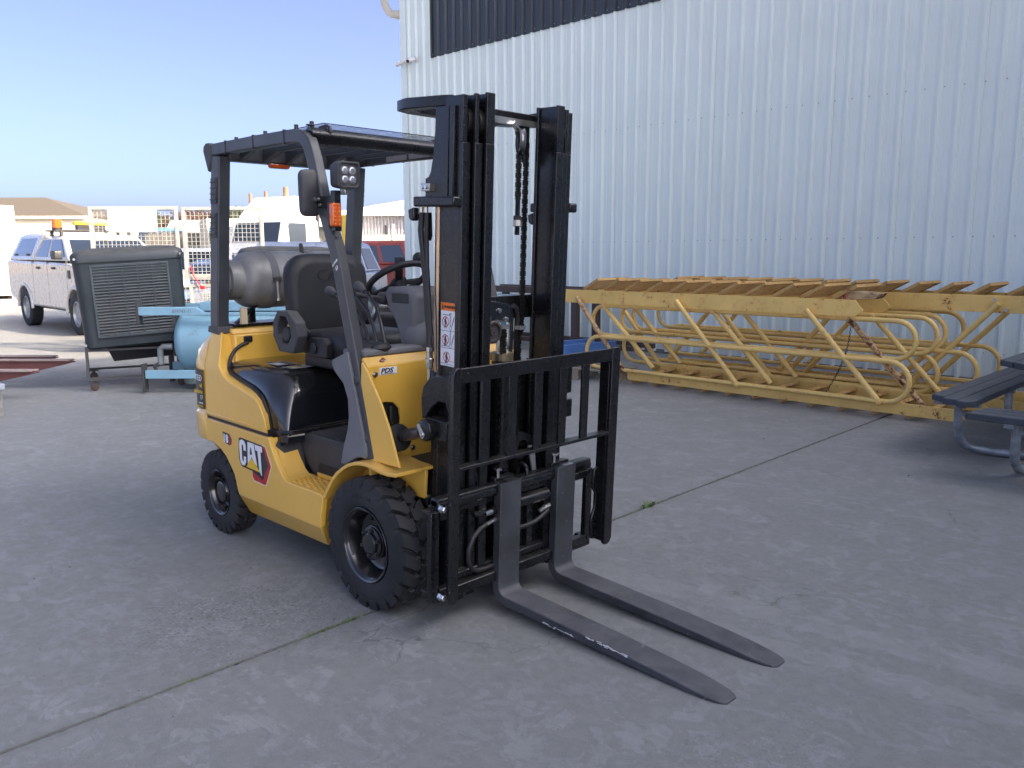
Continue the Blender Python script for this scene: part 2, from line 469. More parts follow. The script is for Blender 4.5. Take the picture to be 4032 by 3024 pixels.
MB().box(o0+4*PIT-.02, o0+4*PIT+.012, -.045, .0, 5.15, H).build('skylight_trim', mat('trim_green', (.06,.075,.05), .5), shed)
MB().add([(-.005,-.035,.0),(.165,-.035,.0),(.165,-.035,H),(-.005,-.035,H)], [(0,1,2,3)]).add([(-.005,-.035,0),(-.005,.2,0),(-.005,.2,H),(-.005,-.035,H)], [(0,1,2,3)]).add([(.165,-.035,0),(.165,0,0),(.165,0,H),(.165,-.035,H)], [(0,1,2,3)]).build('corner_flashing', CLAD, shed, smooth=0)
MB().box(-.002, L_, .05, 22, .0, H-.05).build('rear_walls', CLAD, shed, smooth=0)
MB().box(-.25, L_+.2, -.16, 22.3, H, H+.16).build('roof', mat('roof_sheet', (.55,.55,.53), .4), shed)
MB().box(.17, L_, -.012, .0, 0, .06).build('base_flashing', mat('base_flash', (.20,.19,.18), .6, dust=.3), shed)
SCR = mat('screw_grey', (.30,.33,.38), .45, metal=.3)
for zr, dz in ((1.70,0), (3.42,0), (.36,0), (5.205,-.014)):
    m = MB()
    k = 0
    while o0+.010+k*PIT < L_:
        x = o0+.010+k*PIT
        if zr > 5 and x < o0+4*PIT: k += 1; continue
        for xx in ((x,) if zr < 5 else (x+.01, x+.125)):
            m.lathe([(dz-.008,.0045),(dz-.005,.0075),(dz,.008)], (xx,0,zr), 'y', 6)
        k += 1
    tag(m.build('screws', SCR if zr < 5 else ZNC, shed), kind='stuff')
PVC = mat('cream_pvc', (.62,.58,.48), .4, dust=.2)
dp = [(-.62,.06,6.75),(-.60,.06,6.5),(-.55,.06,6.36),(-.45,.06,6.24),(-.32,.06,6.17),(-.16,.06,6.13),(.0,.06,6.11)]
MB().tube(dp, .075, 14).cyl((-.17,.06,6.132),(-.07,.06,6.12),.083).build('downpipe', PVC, shed)
MB().box(-.72,-.52,-.02,.2,6.72,6.9).build('gutter_outlet', CLAD, shed, bevel=.01)

# security cameras fixed on the shed wall
WT = Matrix.Translation((CORN[0], CORN[1], 0)) @ Matrix.Rotation(.0172, 4, 'Z')
CAMW = mat('camera_white', (.72,.72,.70), .35)
def sec_cam(sx, z, d, label):
    t = thing('security_camera', label, 'security camera', tuple(WT @ Vector((sx,-.035,z))), .0172, 'white security cameras near the shed corner')
    MB().lathe([(-.035,.045),(-.03,.055),(0,.055)], (0,0,0), 'y', 16).build('mount', CAMW, t)
    d = Vector(d).normalized(); a = Vector((0,-.055,0)); b = a+d*.05
    MB().cyl(Vector((0,-.03,0)), a, .016).ball(a,.024).build('arm', CAMW, t)
    MB().cyl(b-d*.02, b+d*.19, .036, 16).cyl(b+d*.02, b+d*.22, .041, 16).build('housing', CAMW, t, bevel=.004)
    MB().cyl(b+d*.2, b+d*.224, .03, 14).build('lens', BKP, t)
sec_cam(.27, 5.19, (-.95,-.25,-.18), 'white bullet camera pointing left past the shed corner')
sec_cam(.47, 5.19, (.35,-.85,-.35), 'white camera facing the yard, right of its twin on the shed')

# added building mass, unseen on the right, sized to throw shade over the yard
GREYC = clad_mat('grey_cladding', (.58,.60,.60), .45)  # kept pale so the added building bounces light into the yard
BX, BH = 14.7, 14.9
shade_bld = thing('added_shade_building', 'tall pale building mass added out of view on the right to shade the yard', 'building', (BX, -4, 0), 0)
m = MB(); pr = []
for k in range(int(18/PIT)): pr += [(-(-y), x+k*PIT) for x, y in PROF]
v = [(x,y,z) for z in (0,BH) for x, y in pr]; n = len(pr)
m.add(v, [(i,i+1,n+i+1,n+i) for i in range(n-1)])
m.build('wall', GREYC, shade_bld, smooth=0)
MB().box(.03, 12, 0, 18, 0, BH-.02).build('core_walls', GREYC, shade_bld, smooth=0)
MB().box(-.15, 12.1, -.1, 18.2, BH, BH+.12).build('roof', MATS['roof_sheet'], shade_bld)
for k in range(2):
    MB().box(-.06,.02, 1+k*4.6, 4.6+k*4.6, 0, 4.2).build('roller_door', mat('roller_door', (.35,.37,.38), .5), shade_bld)
# ================================================================== forklift
# X = forwards (forks), Y = the truck's left, origin on the ground under the front axle
FL = thing('forklift', 'yellow and black counterbalance forklift with lowered forks, standing in the middle of the yard', 'forklift')
TH = .042
MT = Matrix.Translation((.1,0,.25)) @ Matrix.Rotation(TH, 4, 'Y') @ Matrix.Translation((-.1,0,-.25))   # mast tilted forward
def mir(pts): return [(p[0],-p[1],p[2]) for p in pts]

# ---- wheels
def wheel(x, yc, r, w, rr, side, nl, lab, front):
    """side -1 = right. rim is the part; tyre, hub and nuts hang on it"""
    zc = r-.004
    T = Matrix.Translation((x, yc, zc)) @ Matrix.Scale(side, 4, (0,1,0))     # +y points outwards
    h = w/2
    m = MB(T)
    lip = rr
    m.lathe([(h*.86,lip*.965),(h*.97,lip*1.0),(h*1.0,lip*.985),(h*.95,lip*.93),(h*.9,lip*.92),(h*.86,lip*.885),(h*.76,lip*.86),(h*.3,lip*.80),(h*.05,lip*.76),(-h*.02,lip*.70),(-h*.05,lip*.30),(-h*.05,.01)], (0,0,0), 'y', 40, cap=False)
    m.lathe([(-h*.86,lip*.965),(-h,lip),(-h*.9,lip*.9),(-h*.2,lip*.8)], (0,0,0), 'y', 32, cap=False)
    rim = m.build('wheel', RIM, FL, smooth=40)
    if lab: rim['label'] = lab
    # tyre carcass
    m = MB(T)
    c = r-.025
    prof = [(h*.80,lip*.99),(h*.93,lip*1.02),(h*.99,lip*1.10),(h*1.0,lip*1.22),(h*1.0,(lip+c)/2),(h*.965,c*.925),(h*.955,c*.93),(h*.93,c*.955),(h*.84,c*.985),(h*.55,c),(0,c*1.004)]
    prof = prof+[(-t,q) for t, q in prof[-2::-1]]
    m.lathe(prof, (0,0,0), 'y', 56, cap=False)
    # lugs: chevron blocks in two staggered rows, running down over the shoulder
    step = 2*math.pi/nl
    def R_(t):      # crown radius
        a = abs(t)/h
        return r if a < .55 else r-(a-.55)**2*.22*r*.55
    for row in (1,-1):
        for k in range(nl):
            a0 = k*step+(step/2 if row < 0 else 0)
            wd = step*.74
            # (t across, angle shift, radius) stations from shoulder foot to centre
            st = [(.985,.10,c*.915),(.97,.10,c*.965),(.90,.08,R_(h*.9)),(.72,.0,R_(h*.72)),(.5,-.10,R_(h*.5)),(.28,-.26,R_(0)),(.03,-.20,R_(0))]
            ring = []
            for j, (tt, sh, rad) in enumerate(st):
                lo = (a0+sh*step*1.4-wd/2*(1 if j < 5 else .92)); hi = lo+wd*(1 if j < 5 else .92)
                base = c*.905 if j < 2 else c-.002
                t = row*tt*h
                t_in = row*min(tt,.955)*h if j < 2 else t
                def pt(a, q, t_): return (q*math.cos(a), t_, q*math.sin(a))
                ring.append([pt(lo,base,t_in),pt(lo+.004,rad,t),pt(hi-.004,rad,t),pt(hi,base,t_in)])
            m.loft(ring)
    ty = m.build('tyre', RUB, rim, smooth=28)
    # sipes: thin dark zigzag cuts on the lugs of the near side
    # hub
    m = MB(T)
    if front:
        m.lathe([(-h*.1,.075),(h*.38,.075),(h*.40,.072)], (0,0,0), 'y', 28)
        m.lathe([(h*.38,.070),(h*.52,.070),(h*.54,.066)], (0,0,0), 'y', 28)
        m.lathe([(h*.52,.049),(h*.66,.047),(h*.72,.041),(h*.735,.03)], (0,0,0), 'y', 24)
        bolts = [(a, .0585, h*.54, .0085) for a in range(20,380,60)]
        outer = [(a, .105, h*.0, .0095) for a in range(0,360,60)]
    else:
        m.lathe([(-h*.1,.066),(h*.55,.062),(h*.62,.058),(h*.74,.056),(h*.78,.050),(h*.79,.02)], (0,0,0), 'y', 28)
        bolts = []
        outer = [(a, .082, h*.0, .0085) for a in range(0,360,72)]
    m.build('hub', RIM, rim, smooth=30)
    m = MB(T)
    for a, q, t, s_ in bolts+outer:
        m.lathe([(t-.004,s_*1.5),(t,s_*1.5),(t+.001,s_),(t+s_*1.3,s_),(t+s_*1.5,s_*.6)], (q*math.cos(R(a)),0,q*math.sin(R(a))), 'y', 6)
    m.build('wheel_nuts', mat('dark_bolt', (.05,.05,.05), .3, metal=.6), rim, smooth=20)
    return rim
wf = wheel(0, -.425, .291, .168, .166, -1, 22, None, True)
wheel(0, .425, .291, .168, .166, 1, 22, None, True)
wheel(-1.4, -.425, .234, .128, .128, -1, 22, None, False)
wheel(-1.4, .425, .234, .128, .128, 1, 22, None, False)
# raised size marking on the tyre wall
def arc_text(body, rad, size, a_mid, step, parent):
    for i, ch in enumerate(body):
        a = R(a_mid-(i-(len(body)-1)/2)*step)
        u = Vector((math.cos(a),0,math.sin(a))); r_ = Vector((math.sin(a),0,-math.cos(a)))
        # seen from -Y: right is +X
        o = Vector((0,-.5105,.287))+u*rad-r_*size*.3
        text('size_marking', ch, size, o, r_, u, mat('tyre_raised', (.03,.031,.033), .6), parent, depth=.004)
arc_text('650-10', .209, .024, 92, 6.5, wf)

# ---- chassis and body
MB().box(-1.45,.05,-.33,.33,.17,.60).box(-.25,.12,-.30,.30,.3,.62).box(-.2,.2,-.26,.26,.10,.34).build('chassis', mat('chassis_black', (.012,.012,.013), .6), FL)
MB().cyl((0,-.36,.287),(0,.36,.287),.085,16).cyl((-1.4,-.36,.23),(-1.4,.36,.23),.05,12).build('axles', MATS['chassis_black'], FL)

up_pts = [(-1.472,.640),(-.800,.632),(-.790,.622),(-.775,.590),(-.729,.520),(-.682,.466),(-.655,.447),(-.625,.4405),(-.345,.4405),(-.323,.430),(-.345,.332),(-.352,.280),(-1.136,.277),(-1.148,.302),(-1.174,.376),(-1.205,.41),(-1.26,.46),(-1.316,.491),(-1.40,.513),(-1.472,.516)]
for sd_ in (-1,1):
    m = MB().prism(up_pts, 'y', sd_*.47, sd_*.50)
    lo = [(-.352,sd_*.50,.280),(-.418,sd_*.42,.156),(-1.175,sd_*.42,.151),(-1.136,sd_*.50,.277)]
    m.extr(lo, (0,-sd_*.028,.012))
    sk = m.build('side_skirt', YEL, FL, bevel=.004)
    # folded front return flange with its bolt
    MB().extr([(-.345,sd_*.485,.43),(-.345,sd_*.36,.43),(-.41,sd_*.36,.16),(-.42,sd_*.41,.16),(-.37,sd_*.485,.28)], (-.012,0,0)).build('skirt_return', YEL, sk)
    MB().lathe([(0,.013),(.004,.013),(.005,.008),(.009,.008)], (-.365,sd_*.472,.30), 'x', 12).build('skirt_bolt', ZNC, sk)

# rear quarter panels (side surface, folded chamfer, inner return)
q_out = [(-1.475,.655),(-.812,.650),(-.828,.722),(-.880,.792),(-.925,.815),(-.985,.830),(-1.11,.853),(-1.205,.875),(-1.255,.900),(-1.283,.945),(-1.300,1.02),(-1.325,1.112),(-1.445,1.125),(-1.462,.94)]
q_in  = [(-1.475,.655),(-.838,.642),(-.862,.741),(-.916,.812),(-.955,.835),(-1.01,.853),(-1.13,.876),(-1.235,.898),(-1.278,.922),(-1.302,.960),(-1.32,1.03),(-1.345,1.108),(-1.445,1.125),(-1.462,.94)]
for sd_ in (-1,1):
    ring = lambda pts, y: [(x, sd_*y, z) for x, z in pts]
    yb = lambda z: .497-.05*max(0,(z-.95)/.18)
    m = MB().loft([ring(q_in,.36), [(x, sd_*(.452-.03*max(0,(z-.95)/.18)), z) for x, z in q_in], [(x, sd_*yb(z), z) for x, z in q_out]])
    qp = m.build('rear_quarter_panel', YEL, FL, bevel=.006)
    MB().prism([(-1.47,.664),(-.99,.664),(-.965,.671),(-.99,.678),(-1.47,.678)], 'y', sd_*.494, sd_*.506).build('panel_ledge', YEL, qp, bevel=.003)
    MB().box(-1.474,-.82, sd_*.40, sd_*.488, .628, .665).build('panel_gap', BKP, qp)

# counterweight: lofted casting
def cw_ring(z, ins, top=0):
    P_ = [(-1.478,.497),(-1.56,.496),(-1.635,.480),(-1.70,.437),(-1.755,.36),(-1.79,.25),(-1.80,.10)]
    pts = [(max(x+ins,-1.80+ins), max(0,y-ins*.75)) for x, y in P_]
    pts[0] = (-1.478, pts[0][1])
    return [(x,-y,z) for x, y in pts]+[(x,y,z) for x, y in reversed(pts)]
m = MB().loft([cw_ring(.30,.16), cw_ring(.50,.06), cw_ring(.512,.008), cw_ring(.53,0), cw_ring(.655,0), cw_ring(.668,.014), cw_ring(.92,.014), cw_ring(1.00,.03), cw_ring(1.06,.065), cw_ring(1.10,.115), cw_ring(1.118,.16)])
m.box(-1.60,-1.478,-.36,.36,.30,1.12)
CW = m.build('counterweight', YEL, FL, bevel=.006, smooth=50)
# dealer decal wrapped on the counterweight corner
dec = [(-1.498,.4995),(-1.56,.4975),(-1.634,.4815),(-1.699,.438),(-1.752,.362)]
for sd_ in (-1,):
    ins = .0115
    m = MB(); pl = [(x+ins-(.0),sd_*(y-ins*.75+.0025)) for x, y in dec]
    pl[0] = (-1.492, pl[0][1])
    v = [(x-(.0015 if i > 1 else 0),y,z) for z in (.682,.900) for i, (x, y) in enumerate(pl)]
    n = len(pl)
    m.add(v, [(i,i+1,n+i+1,n+i) for i in range(n-1)])
    dc = m.build('dealer_decal', BKP, CW, smooth=60)
    rgt = Vector((.993,-.012*1.0,0)).normalized()
    ox, oy = -1.502, -.4935
    for body, z, size, mt_ in (('TED',.838,.048,WHT),('nd',.803,.034,YPR),('olutions',.768,.036,YPR),('17',.735,.034,WHT),('.com.au',.710,.019,WHT),('SERVICE | PARTS',.691,.014,YPR)):
        text('lettering', body, size, (ox, oy-.0035, z), (1,0,0), (0,0,1), mt_, dc, align='RIGHT', sx=.9)

# inner panel behind the seat, with latch and its rubber arch
MB().box(-1.478,-1.285,-.40,.40,.58,1.10).prism([(-1.478,1.10),(-1.30,1.10),(-1.32,1.128),(-1.478,1.135)],'y',-.40,.40).build('engine_rear_panel', YEL, FL, bevel=.008)
MB().box(-1.287,-1.276,-.352,-.30,1.055,1.09).build('latch', BKP, FL, bevel=.006)
ra = arc((-.30-.0,.93),.125,95,185,10)
MB().tube([(-1.275,y-.02,z) for y, z in ra], .010, 8).build('seal', BKP, FL)

# ---- engine hood (glossy black)
def hood_sec(x, zt, ysh, yb, zb):
    """cross-section: flat top, broad elliptical shoulder down to the seal"""
    h_ = [(ysh*.5, zt)]
    for i in range(13):
        a = R(90*i/12)
        h_.append((ysh+(yb-ysh)*math.sin(a)**.9, zt-(zt-zb)*(1-math.cos(a))))
    h_.append((yb+.002, zb-.03))
    return [(x,-y,z) for y, z in reversed(h_)]+[(x,y,z) for y, z in h_]
HP = [(-1.345,.962,.345,.440,.93),(-1.30,.964,.345,.446,.915),(-1.25,.964,.342,.450,.890),(-1.15,.961,.338,.452,.868),(-1.05,.957,.332,.453,.852),(-.97,.952,.325,.453,.832),(-.91,.946,.318,.453,.800),(-.865,.938,.312,.453,.755),(-.832,.926,.308,.452,.69),(-.800,.906,.304,.450,.645),(-.775,.880,.302,.446,.638),(-.755,.845,.300,.441,.636),(-.742,.80,.298,.436,.635),(-.733,.74,.297,.432,.634),(-.727,.66,.296,.43,.632)]
def catm(P_, n):
    o = []
    for i in range(len(P_)-1):
        p0, p1, p2, p3 = P_[max(i-1,0)], P_[i], P_[i+1], P_[min(i+2,len(P_)-1)]
        for k in range(n):
            t = k/n
            o.append(tuple(.5*(2*b+(c-a_)*t+(2*a_-5*b+4*c-d)*t*t+(3*b-a_-3*c+d)*t**3) for a_, b, c, d in zip(p0,p1,p2,p3)))
    return o+[P_[-1]]
hood = MB().loft([hood_sec(*q_) for q_ in catm(HP, 3)]).build('engine_hood', BLK, FL, smooth=60)
# rubber seal lines around the hood
for sd_ in (-1,1):
    pth = [(-1.30,.425,.955),(-1.27,.448,.925),(-1.235,.456,.905),(-1.13,.458,.882),(-1.01,.459,.859),(-.955,.459,.84),(-.913,.459,.815),(-.868,.459,.752),(-.843,.459,.66),(-.835,.457,.628)]
    MB().tube([(x,sd_*y,z) for x, y, z in pth], .011, 8).build('hood_seal', BKP, FL)
# moulded sill under the hood
for sd_ in (-1,1):
    MB().tube([(-.835,sd_*.448,.645),(-.79,sd_*.448,.650),(-.745,sd_*.436,.654),(-.718,sd_*.41,.656),(-.708,sd_*.33,.657),(-.705,0,.657)], .012, 8).build('hood_sill', BLK2, FL)
# warning labels on the hood top
def label(pts, z, mats, parent=hood):
    (x0,y0),(x1,y1),(x2,y2),(x3,y3) = pts
    o_ = MB().add([(x0,y0,z),(x1,y1,z),(x2,y2,z),(x3,y3,z)], [(0,1,2,3)]).build('warning_label', mats[0], parent, smooth=0)
    def q(u, v): return ((x0*(1-u)+x1*u)*(1-v)+(x3*(1-u)+x2*u)*v, (y0*(1-u)+y1*u)*(1-v)+(y3*(1-u)+y2*u)*v, z+.0015)
    def pr(u0,u1,v0,v1,mt): MB().add([q(u0,v0),q(u1,v0),q(u1,v1),q(u0,v1)], [(0,1,2,3)]).build('label_print', mt, o_, smooth=0)
    return pr
SILV = mat('silver_label', (.40,.43,.48), .35, var=.05)
GRYP = mat('grey_print', (.14,.15,.17), .5)
pr = label([(-1.16,-.335),(-.965,-.335),(-.965,-.215),(-1.16,-.215)], .9585, [SILV])
pr(.04,.35,.55,.95, mat('label_pink', (.36,.22,.20), .5))
for i in range(5): pr(.45+i*.1,.51+i*.1,.55,.92,GRYP)
for i in range(4): pr(.08+i*.11,.15+i*.11,.10,.40,GRYP)
pr(.6,.95,.1,.4, WHT)
pr = label([(-.945,-.325),(-.845,-.325),(-.845,-.20),(-.945,-.20)], .9525, [WHT])
pr(.2,.4,.2,.5,YPR); pr(.3,.55,.5,.75,GRYP); pr(.5,.8,.3,.55,YPR); pr(.1,.9,.04,.12,BKP); pr(.55,.7,.55,.9,BKP); pr(.15,.3,.62,.8,BKP)
pr = label([(-.935,-.15),(-.875,-.15),(-.875,-.02),(-.935,-.02)], .9525, [SILV])
pr(.1,.9,.15,.4, RDP)

# ---- footwell: step, side panel, floor plate
for sd_ in (-1,1):
    st = MB().box(-.70,-.335,sd_*.325,sd_*.487,.41,.4385).build('step', YEL, FL, bevel=.003)
    m = MB()
    for i in range(10):
        for j in range(5):
            x = -.665+i*.033; y = .352+j*.026+(.012 if i % 2 else 0)
            if y < .475: m.prism([(x,sd_*(y-.004)),(x+.020,sd_*(y-.006)),(x+.022,sd_*(y+.004)),(x+.002,sd_*(y+.006))], 'z', .437, .4455)
    m.build('step_tread', YEL, st)
    # curved cheek behind the skirt edge, up to the hood
    ck = [(-.795,.628),(-.782,.59),(-.736,.518),(-.69,.466),(-.66,.449),(-.625,.441)]
    MB().loft([[(x,sd_*.488,z) for x, z in ck],[(x-.004,sd_*.36,z+.004) for x, z in ck]], cap=False, closed=False).build('step_cheek', YEL, st, smooth=60)
    MB().prism([(-.79,.628),(-.765,.57),(-.72,.50),(-.67,.455),(-.62,.43),(-.30,.43),(-.26,.645),(-.76,.645)], 'y', sd_*.318, sd_*.338).build('step_side_panel', PLA, FL, bevel=.004)
    MB().extr([(-.80,sd_*.47,.626),(-.778,sd_*.325,.626),(-.745,sd_*.325,.47),(-.72,sd_*.40,.485),(-.752,sd_*.47,.53)], (-.012,0,0)).build('step_rear_panel', PLA, FL, bevel=.003)
    MB().box(-.62,-.36,sd_*.322,sd_*.342,.44,.462).build('step_kick', YEL, st, bevel=.003)
    MB().prism([(-.61,.465),(-.33,.465),(-.33,.50),(-.35,.512),(-.59,.512),(-.61,.50)], 'y', sd_*.335, sd_*.3405).build('step_panel_inset', MATS['chassis_black'], FL, bevel=.002)
    MB().lathe([(sd_*.0,.016),(sd_*.006,.014),(sd_*.006,.006)], (-.775,sd_*.43,.588), 'x', 14).build('panel_plug', BKP, FL)
fl = MB().box(-.72,-.05,-.33,.33,.605,.645).build('floor_plate', PLA, FL, bevel=.003)
m = MB()
for i in range(26): m.box(-.70+i*.024,-.69+i*.024,-.32,.32,.644,.649)
m.build('floor_ribs', PLA, fl)

# ---- front fenders, gussets, cowl
fp = [(-.330,.432),(-.319,.446),(-.286,.49),(-.252,.531),(-.21,.570),(-.163,.60),(-.12,.623),(-.071,.640),(-.03,.648),(.016,.650),(.07,.645),(.122,.638),(.17,.637),(.225,.643)]
for sd_ in (-1,1):
    inn = [(x,z-.016) if i > 5 else (x+.013,z-.010) for i, (x, z) in enumerate(fp)]
    m = MB().prism(fp+inn[::-1], 'y', sd_*.498, sd_*.28)
    fe = m.build('front_fender', YEL, FL, bevel=.003, smooth=25)
    MB().prism([(.0,.50),(.205,.50),(.215,.60),(.215,.63),(.0,.635)], 'y', sd_*.335, sd_*.32).build('fender_bracket', YEL, fe, bevel=.003)
    gs = [(-.062,1.068),(-.045,1.055),(-.023,1.032),(.067,.909),(.12,.812),(.167,.695),(.186,.651),(.0,.648),(-.1,.648)]
    MB().prism(gs, 'y', sd_*.447, sd_*.437).build('gusset', YEL, FL, bevel=.002)
    MB().prism([(-.30,.43),(-.252,.525),(-.163,.594),(-.071,.632),(.0,.63),(.0,.16),(-.36,.16)], 'y', sd_*.335, sd_*.325).build('wheel_arch_inner', YEL, FL)
cow = [(-.432,.50),(-.432,.70),(-.30,.70),(-.268,.74),(-.262,.80),(-.268,.845),(-.30,.878),(-.34,.884),(-.432,.884),(-.432,1.050),(.432,1.050),(.432,.884),(.34,.884),(.30,.878),(.268,.845),(.262,.80),(.268,.74),(.30,.70),(.432,.70),(.432,.50)]
cowl = MB().prism(cow, 'x', -.055, -.04).extr([(-.04,-.432,1.050),(-.04,.432,1.050),(-.075,.432,1.086),(-.075,-.432,1.086)], (-.012,0,-.012)).build('cowl', YEL, FL, bevel=.004)
MB().box(-.20,-.065,-.42,.42,.62,1.04).build('cowl_void', MATS['chassis_black'], FL)
MB().tube([(-.05,-.31,.86),(-.045,-.315,.80),(-.05,-.30,.74)], .01).tube([(-.055,-.345,.87),(-.05,-.335,.8),(-.06,-.35,.72)], .008).build('cowl_hoses', HOSE, cowl)
for y, z in ((-.395,1.012),(.395,1.012),(-.2,.66)):
    MB().lathe([(0,.014),(.004,.014),(.005,.009),(.011,.009)], (-.04,y,z), 'x', 6).build('cowl_bolt', ZNC, cowl)
pd = MB().box(-.0395,-.0375,-.372,-.278,1.006,1.038).build('maker_plate', WHT, cowl)
text('lettering', 'PDS', .030, (-.0365,-.366,1.0135), (0,1,0), (0,0,1), BKP, pd, shear=.25, sx=1.25, bold=.0008)
MB().box(-.0376,-.0366,-.364,-.288,1.0085,1.0105).build('underline', BKP, pd)
dg_ = MB().extr([(-.052,-.345+a*.017,1.066+b*.017*.7) for a, b in ((0,-1),(1,0),(0,1),(-1,0))], (.004,0,.004))
lp = dg_.build('fuel_diamond', mat('lpg_red', (.30,.08,.05), .5), cowl)
text('lettering', 'LPG', .0115, (-.0445,-.3545,1.066), (0,1,0), (-.7,0,.7), WHT, lp)

# dash top and grey surround
MB().prism([(-.24,1.074),(-.07,1.086),(-.07,1.112),(-.10,1.118),(-.24,1.110)], 'y', -.42, -.30).prism([(-.20,1.08),(-.07,1.086),(-.07,1.112),(-.10,1.118),(-.20,1.114)], 'y', -.30, .435).build('dash_top', PLG, FL, bevel=.008)
# steering column pod
pod = [(-.335,1.345),(-.30,1.372),(-.16,1.372),(-.10,1.345),(-.085,1.10),(-.20,1.08),(-.23,1.16),(-.26,1.22),(-.30,1.26)]
SC = MB().prism(pod, 'y', -.125, .10).build('steering_column', PLG, FL, bevel=.022, segs=3)
MB().lathe([(-.17,.01),(-.165,.04),(-.14,.075),(-.08,.09),(0,.09)], (-.135,.03,1.145), 'y', 20).build('lever_hump', PLG, SC, smooth=60)
MB().box(-.262,-.14,-.129,-.12,1.30,1.345).build('column_panel', PLA, SC, bevel=.003)
MB().lathe([(-.028,.026),(-.02,.03),(-.012,.026),(-.004,.031),(.004,.027),(.012,.032),(.02,.028),(.03,.02)], (-.36,-.10,1.315), 'x', 14).cyl((-.34,-.10,1.315),(-.40,-.19,1.33),.008,8).cyl((-.39,-.175,1.328),(-.41,-.225,1.335),.013,10).build('direction_lever', PLA, SC, smooth=40)
# steering wheel
WC = Vector((-.355,-.02,1.398)); tl = R(33)
SW = Matrix.Translation(WC) @ Matrix.Rotation(-tl, 4, 'Y')
m = MB(SW); ringp = [(.148*math.cos(2*math.pi*i/40),.148*math.sin(2*math.pi*i/40),0) for i in range(40)]
m.tube(ringp, .0155, 10, closed=True)
m.lathe([(-.05,.03),(-.02,.04),(-.008,.042),(0,.036)], (0,0,0), 'z', 18)
for a in (90,210,330):
    c_, s_ = math.cos(R(a)), math.sin(R(a))
    m.bar((.03*c_,.03*s_,-.014),(.14*c_,.14*s_,-.004),.034,.012)
m.build('steering_wheel', VIN, FL, smooth=50)
MB(SW).cyl((.105,.085,.0),(.105,.085,.035),.008,8).ball((.105,.085,.055),.030,14).build('spinner_knob', VIN, FL, smooth=60)
# hydraulic levers with knobs and rubber boots
m = MB()
for bx, by in ((-.10,-.315),(-.155,-.315),(-.20,-.315),(-.25,-.315)):
    m.ball((bx,by,1.115),.036,10,(1.0,1.5,.75))
m.build('lever_boots', VIN, FL)
for i, (pts, k) in enumerate((([(-.085,-.30,1.12),(-.13,-.29,1.22),(-.175,-.28,1.295),(-.25,-.27,1.345),(-.315,-.265,1.372)],1),
                ([(-.14,-.305,1.12),(-.18,-.295,1.20),(-.235,-.285,1.27),(-.31,-.275,1.318),(-.40,-.27,1.352)],1),
                ([(-.19,-.31,1.12),(-.235,-.30,1.19),(-.285,-.29,1.245),(-.36,-.28,1.292),(-.545,-.27,1.345)],1))):
    lv = MB().tube(pts, .0085, 8).build('hydraulic_lever', mat('lever_black', (.012,.012,.013), .25), FL, smooth=60)
    d = (Vector(pts[-1])-Vector(pts[-2])).normalized(); e = Vector(pts[-1])
    MB().tube([e-d*.045,e-d*.02,e+d*.01,e+d*.03,e+d*.04], [.012,.016,.024,.020,.008], 12).build('knob', PLA, lv, smooth=60)

# ---- seat
def rr(cx, cy, hx, hy, r_, n=4):
    o = []
    for k, (sx_, sy_) in enumerate(((1,1),(-1,1),(-1,-1),(1,-1))):
        for i in range(n+1):
            a = R(90*k+90*i/n); o.append((cx+sx_*(hx-r_)+r_*math.cos(a), cy+sy_*(hy-r_)+r_*math.sin(a)))
    return o
seat = MB().loft([[(x,y,z) for x, y in rr(-.71,0,hx,hy,.08)] for z, hx, hy in ((1.005,.20,.19),(1.02,.235,.225),(1.07,.25,.24),(1.115,.245,.235),(1.135,.225,.215),(1.142,.17,.16))]).build('seat_cushion', VIN, FL, smooth=70)
bs = []
for x, hy, z0, z1, r_ in ((-1.06,.17,1.20,1.47,.07),(-1.045,.225,1.12,1.515,.10),(-.99,.24,1.10,1.525,.11),(-.955,.235,1.105,1.515,.11),(-.945,.19,1.14,1.47,.09)):
    bs.append([(x-.16*(z-1.1)*.35, y, z) for y, z in rr(0,(z0+z1)/2,hy,(z1-z0)/2,r_)])
sbk = MB().loft(bs).build('seat_backrest', VIN, FL, smooth=70)
MB().tube([(-.965-.02, .17,1.16),(-.975,.16,1.28),(-.985,.13,1.36),(-.99,.15,1.42)], .012, 8).tube([(-.965-.02,-.17,1.16),(-.975,-.16,1.28),(-.985,-.13,1.36),(-.99,-.15,1.42)], .012, 8).build('backrest_bolsters', VIN, sbk, smooth=60)
text('embossed_mark', 'CAT', .085, (-.9605,-.085,1.385), (0,1,0), (-.06,0,1), mat('vinyl_emboss', (.016,.017,.019), .4), sbk, depth=.006, sx=1.1)
MB().box(-.93,-.50,-.2,.2,.95,1.01).build('seat_base', BKP, FL, bevel=.01)
MB().prism([(-.80,1.02),(-.60,1.02),(-.60,1.09),(-.63,1.115),(-.74,1.115),(-.78,1.075)], 'y', -.275, -.235).lathe([(-.288,.026),(-.274,.03)], (-.71,0,1.062), 'y', 16).build('seat_hinge_cover', VIN, FL, bevel=.006)
hex_o = [(-.927,1.243),(-.832,1.243),(-.758,1.190),(-.742,1.121),(-.788,1.035),(-.925,1.036),(-.980,1.112),(-.975,1.188)]
hex_i = [(-.903,1.215),(-.852,1.214),(-.815,1.170),(-.806,1.117),(-.846,1.075),(-.905,1.078),(-.936,1.118),(-.932,1.172)]
m = MB()
